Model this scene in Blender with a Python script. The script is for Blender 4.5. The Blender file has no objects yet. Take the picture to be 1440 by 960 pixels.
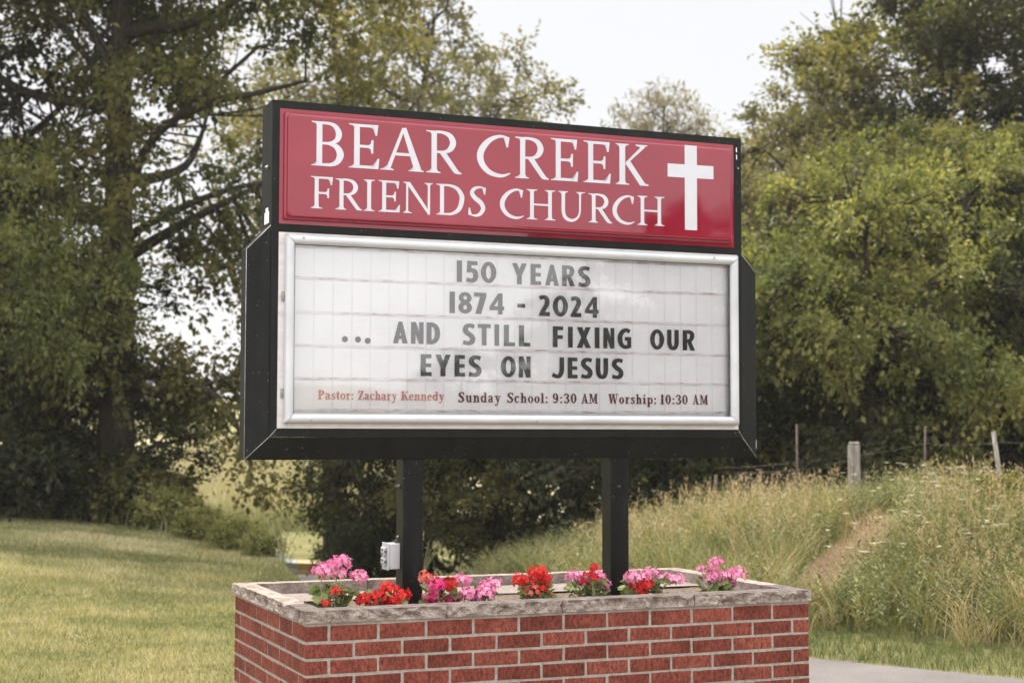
import bpy, bmesh, math, random
import numpy as np
from mathutils import Vector, Matrix

# ------------------------------------------------------------------ camera, world, sun, exposure
SC = bpy.context.scene
COL = SC.collection
R = math.radians
EYE = 1.55
F_PX = 2227.0
PITCH, ROLL = 0.0570, 0.0020
cam_d = bpy.data.cameras.new('camera')
cam = bpy.data.objects.new('camera', cam_d)
COL.objects.link(cam)
cam.location = (0, 0, EYE)
cam.rotation_mode = 'XYZ'
cam.matrix_world = (Matrix.Translation((0, 0, EYE)) @ Matrix.Rotation(math.pi / 2 + PITCH, 4, 'X')
                    @ Matrix.Rotation(ROLL, 4, 'Z'))
cam_d.sensor_width = 36.0
cam_d.lens = 36.0 * F_PX / 1440.0
cam_d.clip_start, cam_d.clip_end = 0.1, 3000
cam_d.dof.use_dof = True
cam_d.dof.focus_distance = 6.75
cam_d.dof.aperture_fstop = 3.6
cam_d.dof.aperture_blades = 7
SC.camera = cam

SUN_AZ, SUN_EL = R(-30), R(63)          # clockwise from +Y (behind the sign, to the left), high
sun_d = bpy.data.lights.new('sun', 'SUN')
sun_d.energy = 4.2
sun_d.angle = R(1.5)
sun_d.color = (1.0, 0.93, 0.80)
sun = bpy.data.objects.new('sun', sun_d)
COL.objects.link(sun)
to_sun = Vector((math.sin(SUN_AZ) * math.cos(SUN_EL), math.cos(SUN_AZ) * math.cos(SUN_EL), math.sin(SUN_EL)))
sun.rotation_mode = 'QUATERNION'
sun.rotation_quaternion = to_sun.to_track_quat('Z', 'Y')

W = bpy.data.worlds.new('World')
SC.world = W
W.use_nodes = True
wn, wl = W.node_tree.nodes, W.node_tree.links
wn.clear()
w_out = wn.new('ShaderNodeOutputWorld')
w_bg = wn.new('ShaderNodeBackground')
w_bg.inputs['Strength'].default_value = 0.10
sky = wn.new('ShaderNodeTexSky')
sky.sky_type = 'NISHITA'
sky.sun_disc = False
sky.sun_elevation = SUN_EL
sky.sun_rotation = SUN_AZ
sky.dust_density = 3.0
tc = wn.new('ShaderNodeTexCoord')
nz = wn.new('ShaderNodeTexNoise')
nz.inputs['Scale'].default_value = 2.2
nz.inputs['Detail'].default_value = 5
nz.inputs['Roughness'].default_value = 0.55
wl.new(tc.outputs['Generated'], nz.inputs['Vector'])
# thin high cloud, whiter and brighter on the side away from the sun's low horizon
sep = wn.new('ShaderNodeSeparateXYZ')
wl.new(tc.outputs['Generated'], sep.inputs[0])
mr = wn.new('ShaderNodeMapRange')
mr.inputs['From Min'].default_value = -0.4
mr.inputs['From Max'].default_value = 0.7
mr.inputs['To Min'].default_value = 14.0
mr.inputs['To Max'].default_value = 5.6
wl.new(sep.outputs['Y'], mr.inputs['Value'])
mz = wn.new('ShaderNodeMapRange')
mz.inputs['From Min'].default_value = 0.30
mz.inputs['From Max'].default_value = 0.85
mz.inputs['To Min'].default_value = 0.0
mz.inputs['To Max'].default_value = 7.5
wl.new(sep.outputs['Z'], mz.inputs['Value'])
ma = wn.new('ShaderNodeMath'); ma.operation = 'ADD'
wl.new(mr.outputs[0], ma.inputs[0]); wl.new(mz.outputs[0], ma.inputs[1])
ccol = wn.new('ShaderNodeVectorMath'); ccol.operation = 'SCALE'
ccol.inputs[0].default_value = (1.0, 0.995, 1.0)
wl.new(ma.outputs[0], ccol.inputs['Scale'])
cr = wn.new('ShaderNodeMapRange')
cr.inputs['From Min'].default_value = 0.35
cr.inputs['From Max'].default_value = 0.65
cr.inputs['To Min'].default_value = 0.86
cr.inputs['To Max'].default_value = 0.97
wl.new(nz.outputs['Fac'], cr.inputs['Value'])
cm = wn.new('ShaderNodeMix'); cm.data_type = 'RGBA'
wl.new(cr.outputs[0], cm.inputs['Factor'])
wl.new(sky.outputs[0], cm.inputs['A'])
wl.new(ccol.outputs[0], cm.inputs['B'])
wl.new(cm.outputs['Result'], w_bg.inputs['Color'])
wl.new(w_bg.outputs[0], w_out.inputs[0])

vs = SC.view_settings
vs.view_transform = 'Standard'
vs.look = 'None'
vs.exposure = 0.78
vs.gamma = 1.0
vs.use_curve_mapping = False
SC.cycles.use_denoising = True
SC.cycles.max_bounces = 8
SC.cycles.diffuse_bounces = 3
SC.cycles.glossy_bounces = 3
SC.cycles.transmission_bounces = 4
SC.cycles.transparent_max_bounces = 8
SC.cycles.sample_clamp_indirect = 4.0

# ------------------------------------------------------------------ helpers
def tag(o, label=None, cat=None, group=None, kind=None):
    if label: o['label'] = label
    if cat: o['category'] = cat
    if group: o['group'] = group
    if kind: o['kind'] = kind
    return o

def empty(name, loc, rz=0.0):
    o = bpy.data.objects.new(name, None)
    o.empty_display_size = 0.2
    o.location = loc
    o.rotation_euler = (0, 0, rz)
    COL.objects.link(o)
    return o

def link(name, me, mat=None, parent=None):
    o = bpy.data.objects.new(name, me)
    if mat is not None and not me.materials:
        for m in (mat if isinstance(mat, (list, tuple)) else [mat]):
            me.materials.append(m)
    COL.objects.link(o)
    if parent is not None:
        o.parent = parent
    return o

def np_mesh(name, V, Fc, attrs=None, smooth=False, midx=None):
    """V (n,3), Fc (m,k) -> mesh; attrs: name -> per-face float array"""
    V = np.asarray(V, dtype=np.float32); Fc = np.asarray(Fc, dtype=np.int32)
    me = bpy.data.meshes.new(name)
    me.vertices.add(len(V)); me.vertices.foreach_set('co', V.ravel())
    m, k = Fc.shape
    me.loops.add(m * k); me.loops.foreach_set('vertex_index', Fc.ravel())
    me.polygons.add(m)
    me.polygons.foreach_set('loop_start', np.arange(0, m * k, k, dtype=np.int32))
    me.polygons.foreach_set('use_smooth', np.full(m, smooth, dtype=bool))
    if midx is not None:
        me.polygons.foreach_set('material_index', np.asarray(midx, dtype=np.int32))
    if attrs:
        for an, av in attrs.items():
            at = me.attributes.new(an, 'FLOAT', 'FACE')
            at.data.foreach_set('value', np.asarray(av, dtype=np.float32))
    me.update(calc_edges=True)
    return me

class MB:
    """collects shapes into one bmesh"""
    def __init__(s): s.b = bmesh.new(); s.mi = 0
    def face(s, pts, smooth=False):
        try:
            f = s.b.faces.new([s.b.verts.new(p) for p in pts])
            f.material_index = s.mi; f.smooth = smooth
            return f
        except ValueError:
            return None
    def box(s, x0, x1, y0, y1, z0, z1, bev=0.0, seg=2):
        n0 = set(s.b.verts)
        m = Matrix.Translation(((x0 + x1) / 2, (y0 + y1) / 2, (z0 + z1) / 2)) @ Matrix.Diagonal((x1 - x0, y1 - y0, z1 - z0, 1))
        r = bmesh.ops.create_cube(s.b, size=1.0, matrix=m)
        vs_ = r['verts']
        fs = {f for v in vs_ for f in v.link_faces}
        for f in fs: f.material_index = s.mi
        if bev > 0:
            es = {e for v in vs_ for e in v.link_edges}
            rr = bmesh.ops.bevel(s.b, geom=list(es), offset=bev, segments=seg, profile=0.5, affect='EDGES')
            for f in rr['faces']: f.material_index = s.mi; f.smooth = True
        return s
    def tube(s, path, rads, n=8, cap=True):
        path = [Vector(p) for p in path]
        rings = []
        for i, p in enumerate(path):
            t = (path[min(i + 1, len(path) - 1)] - path[max(i - 1, 0)]).normalized()
            a = t.cross(Vector((0, 0, 1)) if abs(t.z) < 0.95 else Vector((1, 0, 0))).normalized()
            b = t.cross(a).normalized()
            r = rads[i] if isinstance(rads, (list, tuple)) else rads
            rings.append([s.b.verts.new(p + (a * math.cos(2 * math.pi * k / n) + b * math.sin(2 * math.pi * k / n)) * r) for k in range(n)])
        for i in range(len(rings) - 1):
            for k in range(n):
                f = s.b.faces.new((rings[i][k], rings[i][(k + 1) % n], rings[i + 1][(k + 1) % n], rings[i + 1][k]))
                f.smooth = True; f.material_index = s.mi
        if cap:
            for rg in (rings[0], rings[-1]):
                f = s.b.faces.new(rg); f.material_index = s.mi
        return s
    def build(s, name, mat, parent=None):
        bmesh.ops.recalc_face_normals(s.b, faces=s.b.faces)
        me = bpy.data.meshes.new(name)
        s.b.to_mesh(me); s.b.free()
        return link(name, me, mat, parent)

# ------------------------------------------------------------------ materials
def new_mat(name):
    m = bpy.data.materials.new(name); m.use_nodes = True
    nt = m.node_tree
    return m, nt.nodes, nt.links, nt.nodes['Principled BSDF']

def ramp(n, stops, interp='LINEAR'):
    r = n.new('ShaderNodeValToRGB')
    r.color_ramp.interpolation = interp
    e = r.color_ramp.elements
    e[0].position, e[0].color = stops[0][0], (*stops[0][1], 1)
    e[1].position, e[1].color = stops[-1][0], (*stops[-1][1], 1)
    for p, c in stops[1:-1]:
        x = e.new(p); x.color = (*c, 1)
    return r

def noise(n, l, scale, detail=4, rough=0.55, coord='Object', vec_scale=None, dist=0.0):
    t = n.new('ShaderNodeTexCoord')
    z = n.new('ShaderNodeTexNoise')
    z.inputs['Scale'].default_value = scale
    z.inputs['Detail'].default_value = detail
    z.inputs['Roughness'].default_value = rough
    z.inputs['Distortion'].default_value = dist
    if vec_scale:
        mp = n.new('ShaderNodeMapping'); mp.inputs['Scale'].default_value = vec_scale
        l.new(t.outputs[coord], mp.inputs[0]); l.new(mp.outputs[0], z.inputs['Vector'])
    else:
        l.new(t.outputs[coord], z.inputs['Vector'])
    return z

def bump(n, l, src, bs, strength, dist):
    b = n.new('ShaderNodeBump')
    b.inputs['Strength'].default_value = strength
    b.inputs['Distance'].default_value = dist
    l.new(src, b.inputs['Height']); l.new(b.outputs[0], bs.inputs['Normal'])
    return b

def mixc(n, l, fac, a, b, blend='MIX'):
    m = n.new('ShaderNodeMix'); m.data_type = 'RGBA'; m.blend_type = blend
    for sock, v in (('Factor', fac), ('A', a), ('B', b)):
        if isinstance(v, (int, float)): m.inputs[sock].default_value = v
        elif isinstance(v, tuple): m.inputs[sock].default_value = (*v, 1)
        else: l.new(v, m.inputs[sock])
    return m.outputs['Result']

def simple(name, stops, scale=8, rough=0.6, bmp=None, spec=0.5, metallic=0.0, vec_scale=None, detail=5):
    m, n, l, b = new_mat(name)
    z = noise(n, l, scale, detail, 0.6, vec_scale=vec_scale)
    r = ramp(n, stops)
    l.new(z.outputs['Fac'], r.inputs[0]); l.new(r.outputs[0], b.inputs['Base Color'])
    b.inputs['Roughness'].default_value = rough
    b.inputs['Specular IOR Level'].default_value = spec
    b.inputs['Metallic'].default_value = metallic
    if bmp:
        z2 = noise(n, l, bmp[0], 4, 0.6, vec_scale=vec_scale)
        bump(n, l, z2.outputs['Fac'], b, bmp[1], bmp[2])
    return m

def attr_mat(name, stops, attr='tint', rough=0.5, trans=0.0, spec=0.3, patch=None, tcol=None, trans_gain=1.25):
    """colour from a per-face attribute; optional leaf translucency"""
    m, n, l, b = new_mat(name)
    a = n.new('ShaderNodeAttribute'); a.attribute_name = attr
    r = ramp(n, stops)
    l.new(a.outputs['Fac'], r.inputs[0])
    col = r.outputs[0]
    if patch:
        z = noise(n, l, patch[0], 3, 0.6, coord='Object')
        rr = ramp(n, patch[1]); l.new(z.outputs['Fac'], rr.inputs[0])
        col = mixc(n, l, patch[2], col, rr.outputs[0], 'MULTIPLY')
    l.new(col, b.inputs['Base Color'])
    b.inputs['Roughness'].default_value = rough
    b.inputs['Specular IOR Level'].default_value = spec
    if trans > 0:
        tb = n.new('ShaderNodeBsdfTranslucent')
        tm = mixc(n, l, 1.0, col, tcol or (1.15, 1.05, 0.6), 'MULTIPLY')
        l.new(tm, tb.inputs['Color'])
        ms = n.new('ShaderNodeMixShader'); ms.inputs[0].default_value = trans
        l.new(b.outputs[0], ms.inputs[1]); l.new(tb.outputs[0], ms.inputs[2])
        out = n['Material Output']; l.new(ms.outputs[0], out.inputs['Surface'])
    return m

M = {}
M['black'] = simple('black_paint', [(0.3, (0.0045, 0.0050, 0.0047)), (0.75, (0.0085, 0.0090, 0.0085))], 9, 0.5, (160, 0.06, 0.001), spec=0.15)
M['black_worn'] = simple('worn_black_paint', [(0.45, (0.0045, 0.005, 0.0047)), (0.62, (0.007, 0.007, 0.0065)), (0.80, (0.035, 0.031, 0.027))], 5, 0.36, (160, 0.05, 0.001), vec_scale=(6, 6, 1.2), spec=0.14)
for k_ in ('black', 'black_worn'):
    n, l = M[k_].node_tree.nodes, M[k_].node_tree.links
    b = n['Principled BSDF']; src = b.inputs['Base Color'].links[0].from_socket
    z = noise(n, l, 85, 2, 0.5); r = ramp(n, [(0.70, (0, 0, 0)), (0.74, (1, 1, 1))]); l.new(z.outputs['Fac'], r.inputs[0])
    z2 = noise(n, l, 3.0, 6, 0.7, vec_scale=(5, 5, .5)); r2 = ramp(n, [(0.45, (0, 0, 0)), (0.75, (0.55, 0.55, 0.55))]); l.new(z2.outputs['Fac'], r2.inputs[0])
    c_ = mixc(n, l, r2.outputs[0], src, (0.017, 0.0165, 0.015))
    l.new(mixc(n, l, r.outputs[0], c_, (0.10, 0.095, 0.085)), b.inputs['Base Color'])
M['edge'] = simple('rim_light_edge', [(0.3, (0.16, 0.16, 0.15)), (0.7, (0.45, 0.45, 0.44))], 30, 0.5)
M['alu'] = simple('aluminium', [(0.3, (0.42, 0.425, 0.45)), (0.7, (0.52, 0.525, 0.55))], 5, 0.36, (300, 0.03, 0.0005), metallic=0.2)
M['alu_dull'] = simple('dull_aluminium', [(0.3, (0.46, 0.425, 0.42)), (0.7, (0.60, 0.56, 0.55))], 14, 0.55, metallic=0.1, vec_scale=(1, 1, 3))
M['screw'] = simple('screw_metal', [(0.3, (0.2, 0.18, 0.16)), (0.7, (0.35, 0.33, 0.3))], 40, 0.4, metallic=0.7)
M['sticker'] = simple('white_sticker', [(0.35, (0.62, 0.62, 0.64)), (0.6, (0.82, 0.82, 0.83))], 60, 0.5)
M['vinyl'] = simple('white_vinyl', [(0.3, (0.45, 0.45, 0.49)), (0.7, (0.50, 0.50, 0.54))], 7, 0.25)
M['char'] = simple('black_letter_film', [(0.3, (0.020, 0.020, 0.020)), (0.7, (0.032, 0.032, 0.032))], 6, 0.35)
M['text_red'] = simple('dark_red_print', [(0.3, (0.10, 0.012, 0.016)), (0.7, (0.15, 0.022, 0.026))], 20, 0.5)
M['text_faded'] = simple('faded_red_print', [(0.3, (0.50, 0.16, 0.16)), (0.7, (0.64, 0.26, 0.26))], 25, 0.5)

def red_acrylic():
    m, n, l, b = new_mat('red_acrylic')
    z = noise(n, l, 3, 3, 0.5)
    r = ramp(n, [(0.3, (0.185, 0.0085, 0.022)), (0.7, (0.23, 0.012, 0.028))])
    l.new(z.outputs['Fac'], r.inputs[0]); l.new(r.outputs[0], b.inputs['Base Color'])
    b.inputs['Roughness'].default_value = 0.03
    b.inputs['IOR'].default_value = 1.52
    z2 = noise(n, l, 2.2, 2, 0.5, dist=0.4)
    bump(n, l, z2.outputs['Fac'], b, 0.12, 0.02)
    return m
M['red'] = red_acrylic()

def clear_pane():
    m, n, l, b = new_mat('clear_polycarbonate')
    n.remove(b)
    t = n.new('ShaderNodeBsdfTransparent'); t.inputs[0].default_value = (0.985, 0.985, 0.99, 1)
    g = n.new('ShaderNodeBsdfGlossy'); g.inputs['Roughness'].default_value = 0.015
    g.inputs['Color'].default_value = (1, 1, 1, 1)
    z = noise(n, l, 1.6, 2, 0.5, dist=0.3)
    bp = n.new('ShaderNodeBump'); bp.inputs['Strength'].default_value = 0.05; bp.inputs['Distance'].default_value = 0.02
    l.new(z.outputs['Fac'], bp.inputs['Height']); l.new(bp.outputs[0], g.inputs['Normal'])
    fr = n.new('ShaderNodeFresnel'); fr.inputs['IOR'].default_value = 1.59
    mu = n.new('ShaderNodeMath'); mu.operation = 'MULTIPLY'; mu.inputs[1].default_value = 1.9; mu.use_clamp = True
    l.new(fr.outputs[0], mu.inputs[0])
    ms = n.new('ShaderNodeMixShader')
    l.new(mu.outputs[0], ms.inputs[0]); l.new(t.outputs[0], ms.inputs[1]); l.new(g.outputs[0], ms.inputs[2])
    l.new(ms.outputs[0], n['Material Output'].inputs['Surface'])
    return m
M['pane'] = clear_pane()

def board_white():
    m, n, l, b = new_mat('yellowed_white_plastic')
    z = noise(n, l, 5, 6, 0.65)
    r = ramp(n, [(0.3, (0.86, 0.855, 0.88)), (0.62, (0.92, 0.915, 0.935))])
    l.new(z.outputs['Fac'], r.inputs[0])
    z2 = noise(n, l, 26, 5, 0.7, vec_scale=(0.35, 1, 3.5))
    r2 = ramp(n, [(0.56, (1, 1, 1)), (0.78, (0.80, 0.72, 0.69))])
    l.new(z2.outputs['Fac'], r2.inputs[0])
    l.new(mixc(n, l, 0.6, r.outputs[0], r2.outputs[0], 'MULTIPLY'), b.inputs['Base Color'])
    b.inputs['Roughness'].default_value = 0.5
    return m
M['board'] = board_white()
M['rail'] = simple('stained_letter_rail', [(0.42, (0.80, 0.785, 0.81)), (0.56, (0.68, 0.63, 0.63)), (0.68, (0.40, 0.31, 0.29))], 16, 0.5, vec_scale=(1.0, 1, 5), detail=8)
M['seam'] = simple('grey_panel_seam', [(0.3, (0.73, 0.725, 0.74)), (0.7, (0.87, 0.865, 0.88))], 9, 0.5)
M['gasket_shade'] = simple('dark_gasket_shade', [(0.3, (0.03, 0.028, 0.026)), (0.7, (0.10, 0.09, 0.085))], 20, 0.7)

def brick_mat():
    m, n, l, b = new_mat('wire_cut_red_brick')
    a = n.new('ShaderNodeAttribute'); a.attribute_name = 'tint'
    r = ramp(n, [(0.0, (0.118, 0.030, 0.021)), (0.5, (0.172, 0.043, 0.030)), (1.0, (0.222, 0.062, 0.043))])
    l.new(a.outputs['Fac'], r.inputs[0])
    z = noise(n, l, 75, 5, 0.7, vec_scale=(1.0, 1.0, 0.55))
    r2 = ramp(n, [(0.34, (0.34, 0.30, 0.29)), (0.5, (0.95, 0.95, 0.95)), (0.64, (1.45, 1.35, 1.3))])
    l.new(z.outputs['Fac'], r2.inputs[0])
    c = mixc(n, l, 0.95, r.outputs[0], r2.outputs[0], 'MULTIPLY')
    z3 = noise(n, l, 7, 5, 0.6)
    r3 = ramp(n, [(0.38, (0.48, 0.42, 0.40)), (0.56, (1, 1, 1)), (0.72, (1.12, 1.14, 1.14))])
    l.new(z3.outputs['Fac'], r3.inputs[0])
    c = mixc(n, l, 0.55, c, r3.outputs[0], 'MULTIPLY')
    z4 = noise(n, l, 190, 2, 0.5)
    r4 = ramp(n, [(0.70, (0, 0, 0)), (0.76, (1, 1, 1))])
    l.new(z4.outputs['Fac'], r4.inputs[0])
    c = mixc(n, l, r4.outputs[0], c, (0.36, 0.22, 0.17))
    l.new(c, b.inputs['Base Color'])
    b.inputs['Roughness'].default_value = 0.85
    b.inputs['Specular IOR Level'].default_value = 0.2
    bump(n, l, z.outputs['Fac'], b, 0.9, 0.004)
    return m
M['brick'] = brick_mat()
M['mortar'] = simple('grey_mortar', [(0.3, (0.215, 0.188, 0.165)), (0.7, (0.36, 0.325, 0.288))], 40, 0.9, (180, 0.6, 0.003), spec=0.1)

def stone_mat():
    m, n, l, b = new_mat('rock_faced_stone')
    z = noise(n, l, 16, 8, 0.68)
    r = ramp(n, [(0.32, (0.125, 0.095, 0.078)), (0.48, (0.275, 0.222, 0.196)), (0.66, (0.39, 0.335, 0.31))])
    l.new(z.outputs['Fac'], r.inputs[0])
    z3 = noise(n, l, 150, 3, 0.6)
    r3 = ramp(n, [(0.38, (0.55, 0.5, 0.47)), (0.58, (1, 1, 1)), (0.7, (1.25, 1.25, 1.25))])
    l.new(z3.outputs['Fac'], r3.inputs[0])
    c = mixc(n, l, 0.7, r.outputs[0], r3.outputs[0], 'MULTIPLY')
    l.new(c, b.inputs['Base Color'])
    b.inputs['Roughness'].default_value = 0.9
    b.inputs['Specular IOR Level'].default_value = 0.15
    bump(n, l, z3.outputs['Fac'], b, 0.7, 0.003)
    return m
M['stone'] = stone_mat()
M['concrete'] = simple('pale_gravel_bed', [(0.35, (0.16, 0.132, 0.118)), (0.65, (0.26, 0.222, 0.204))], 60, 0.9, (140, 0.6, 0.004), spec=0.1, detail=7)
M['soil'] = simple('planter_soil', [(0.35, (0.075, 0.055, 0.042)), (0.65, (0.19, 0.145, 0.115))], 45, 0.95, (110, 0.9, 0.01), spec=0.1, detail=8)
M['plastic'] = simple('grey_plastic_cover', [(0.3, (0.34, 0.335, 0.345)), (0.7, (0.43, 0.425, 0.435))], 10, 0.5)
M['plastic_dark'] = simple('dark_slots', [(0.3, (0.05, 0.05, 0.05)), (0.7, (0.09, 0.09, 0.09))], 20, 0.5)
M['bark'] = simple('tree_bark', [(0.35, (0.026, 0.020, 0.015)), (0.65, (0.070, 0.056, 0.043))], 9, 0.95, (22, 0.9, 0.03), spec=0.1, vec_scale=(3, 3, 0.6), detail=8)
M['bark_pale'] = simple('pale_bark', [(0.35, (0.11, 0.10, 0.085)), (0.65, (0.24, 0.215, 0.18))], 9, 0.95, (22, 0.8, 0.03), spec=0.1, vec_scale=(3, 3, 0.6), detail=8)
M['post_wood'] = simple('weathered_post', [(0.35, (0.13, 0.11, 0.092)), (0.65, (0.30, 0.27, 0.235))], 12, 0.95, (30, 0.7, 0.01), spec=0.1, vec_scale=(4, 4, 0.5), detail=8)
M['post_rust'] = simple('rusty_stake', [(0.35, (0.04, 0.026, 0.02)), (0.65, (0.10, 0.068, 0.05))], 20, 0.85)
M['wire'] = simple('fence_wire', [(0.3, (0.12, 0.11, 0.10)), (0.7, (0.22, 0.20, 0.18))], 20, 0.5, metallic=0.5)
M['galv'] = simple('galvanised_rail', [(0.3, (0.30, 0.32, 0.34)), (0.7, (0.42, 0.44, 0.46))], 6, 0.7)
M['yellow'] = simple('faded_yellow_paint', [(0.3, (0.45, 0.27, 0.09)), (0.7, (0.55, 0.39, 0.19))], 6, 0.6)
M['pole'] = simple('utility_pole_wood', [(0.35, (0.13, 0.11, 0.09)), (0.65, (0.25, 0.22, 0.19))], 8, 0.9, vec_scale=(4, 4, 0.4))

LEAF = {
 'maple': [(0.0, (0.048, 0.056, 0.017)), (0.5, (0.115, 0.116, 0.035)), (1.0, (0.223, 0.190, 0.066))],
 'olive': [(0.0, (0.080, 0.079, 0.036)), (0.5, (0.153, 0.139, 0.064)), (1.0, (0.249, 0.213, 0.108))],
 'dark':  [(0.0, (0.014, 0.019, 0.007)), (0.5, (0.035, 0.042, 0.014)), (1.0, (0.081, 0.079, 0.028))],  # deep shade under the trees put into the leaf colour
 'bright':[(0.0, (0.084, 0.103, 0.028)), (0.5, (0.178, 0.184, 0.059)), (1.0, (0.324, 0.296, 0.114))],  # yellow green, with sunlight put into the leaf colour
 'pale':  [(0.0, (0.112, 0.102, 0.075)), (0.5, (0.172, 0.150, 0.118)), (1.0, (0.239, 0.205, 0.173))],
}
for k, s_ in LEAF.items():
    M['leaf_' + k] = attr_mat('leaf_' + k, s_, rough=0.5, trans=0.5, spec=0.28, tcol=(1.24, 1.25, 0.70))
M['lawn_blade'] = attr_mat('lawn_blade', [(0.0, (0.095, 0.120, 0.040)), (0.5, (0.30, 0.285, 0.130)), (1.0, (0.57, 0.50, 0.33))], rough=0.6, trans=0.35,
                           patch=(0.5, [(0.3, (0.62, 0.70, 0.55)), (0.55, (1, 1, 1)), (0.75, (1.22, 1.1, 1.0))], 0.9))
M['weed_blade'] = attr_mat('weed_blade', [(0.0, (0.085, 0.110, 0.034)), (0.3, (0.175, 0.188, 0.066)), (0.55, (0.30, 0.275, 0.125)), (0.8, (0.43, 0.345, 0.20)), (1.0, (0.46, 0.32, 0.225))], rough=0.65, trans=0.3,
                           patch=(0.7, [(0.3, (0.66, 0.74, 0.6)), (0.55, (1, 1, 1)), (0.8, (1.2, 1.08, 0.95))], 0.85))
M['weed_leaf'] = attr_mat('weed_leaf', [(0.0, (0.045, 0.064, 0.022)), (0.5, (0.13, 0.142, 0.055)), (1.0, (0.30, 0.285, 0.135))], rough=0.55, trans=0.4, tcol=(1.2, 1.15, .75))
M['field_blade'] = attr_mat('field_blade', [(0.0, (0.20, 0.215, 0.085)), (0.5, (0.33, 0.295, 0.165)), (1.0, (0.43, 0.38, 0.24))], rough=0.7, trans=0.25)
M['lace'] = attr_mat('white_umbels', [(0.0, (0.62, 0.60, 0.50)), (1.0, (0.80, 0.79, 0.72))], rough=0.7, trans=0.3)
M['ger_leaf'] = attr_mat('geranium_leaf', [(0.0, (0.075, 0.11, 0.03)), (0.5, (0.18, 0.22, 0.075)), (1.0, (0.34, 0.34, 0.15))], rough=0.55, trans=0.35)
M['ger_stem'] = simple('geranium_stem', [(0.3, (0.16, 0.19, 0.08)), (0.7, (0.28, 0.26, 0.13))], 30, 0.6)
PET = {'k': [(0, (0.60, 0.11, 0.27)), (0.5, (0.80, 0.28, 0.46)), (1, (0.88, 0.50, 0.62))],
       'r': [(0, (0.42, 0.012, 0.015)), (0.5, (0.66, 0.030, 0.028)), (1, (0.80, 0.085, 0.060))],
       'm': [(0, (0.48, 0.012, 0.11)), (0.5, (0.70, 0.035, 0.20)), (1, (0.80, 0.12, 0.32))],
       's': [(0, (0.42, 0.05, 0.04)), (0.5, (0.66, 0.13, 0.10)), (1, (0.78, 0.34, 0.26))]}
for k, s_ in PET.items():
    M['pet_' + k] = attr_mat('petal_' + {'k': 'pink', 'r': 'red', 'm': 'magenta', 's': 'salmon'}[k], s_, rough=0.6, trans=0.3, tcol=(1, 1, 1), spec=0.2)

# ------------------------------------------------------------------ terrain
def sm(a, b, x):
    t = np.clip((x - a) / (b - a), 0, 1); return t * t * (3 - 2 * t)

FAR_EDGE = np.array([(34, -12.8), (11.3, 4.2), (7.3, 7.2), (3.3, 10.2), (2.1, 11.1), (1.25, 11.9), (0.5, 13.2), (-0.05, 15.0), (-0.72, 18.0), (-1.4, 22.0), (-2.6, 28.0), (-4.5, 36.0), (-6, 44), (-8, 60)], float)
CREST = np.array([(40, -10.5, 1.1), (8.5, 9.2, 1.0), (6.0, 12.0, .95), (4.5, 13.9, .90), (3.34, 15.5, .84), (2.52, 17.0, .70), (1.5, 18.5, .40), (.5, 19.2, .08), (-.18, 19.7, -.14), (-.7, 20.7, -.45), (-1.2, 24, -1.0), (-1.7, 30, -1.5), (-3.4, 38, -1.6), (-7, 62, -1.5)], float)

def road_z(y):
    return np.interp(y, [14.5, 17, 19, 21, 25, 30, 45, 60], [0, -.10, -.30, -.62, -1.2, -1.6, -1.75, -1.7])

def poly_near(P, x, y):
    """nearest distance to polyline, signed (+ on the right-hand/far side), with fractional index"""
    best = np.full(x.shape, 1e9); sg = np.zeros(x.shape); par = np.zeros(x.shape)
    for i in range(len(P) - 1):
        a, b = P[i, :2], P[i + 1, :2]
        d = b - a; L2 = (d ** 2).sum()
        t = np.clip(((x - a[0]) * d[0] + (y - a[1]) * d[1]) / L2, 0, 1)
        qx, qy = a[0] + t * d[0], a[1] + t * d[1]
        dd = np.hypot(x - qx, y - qy)
        cr_ = d[0] * (y - a[1]) - d[1] * (x - a[0])
        u = dd < best
        best = np.where(u, dd, best); sg = np.where(u, np.where(cr_ < 0, 1.0, -1.0), sg); par = np.where(u, i + t, par)
    return best * sg, par

def roadw(y): return np.interp(y, [11.0, 15.0], [2.45, 1.5])
def zones(x, y):
    d, s = poly_near(FAR_EDGE, x, y)
    dc, sc_ = poly_near(CREST, x, y)
    return d, s, dc, sc_

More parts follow.
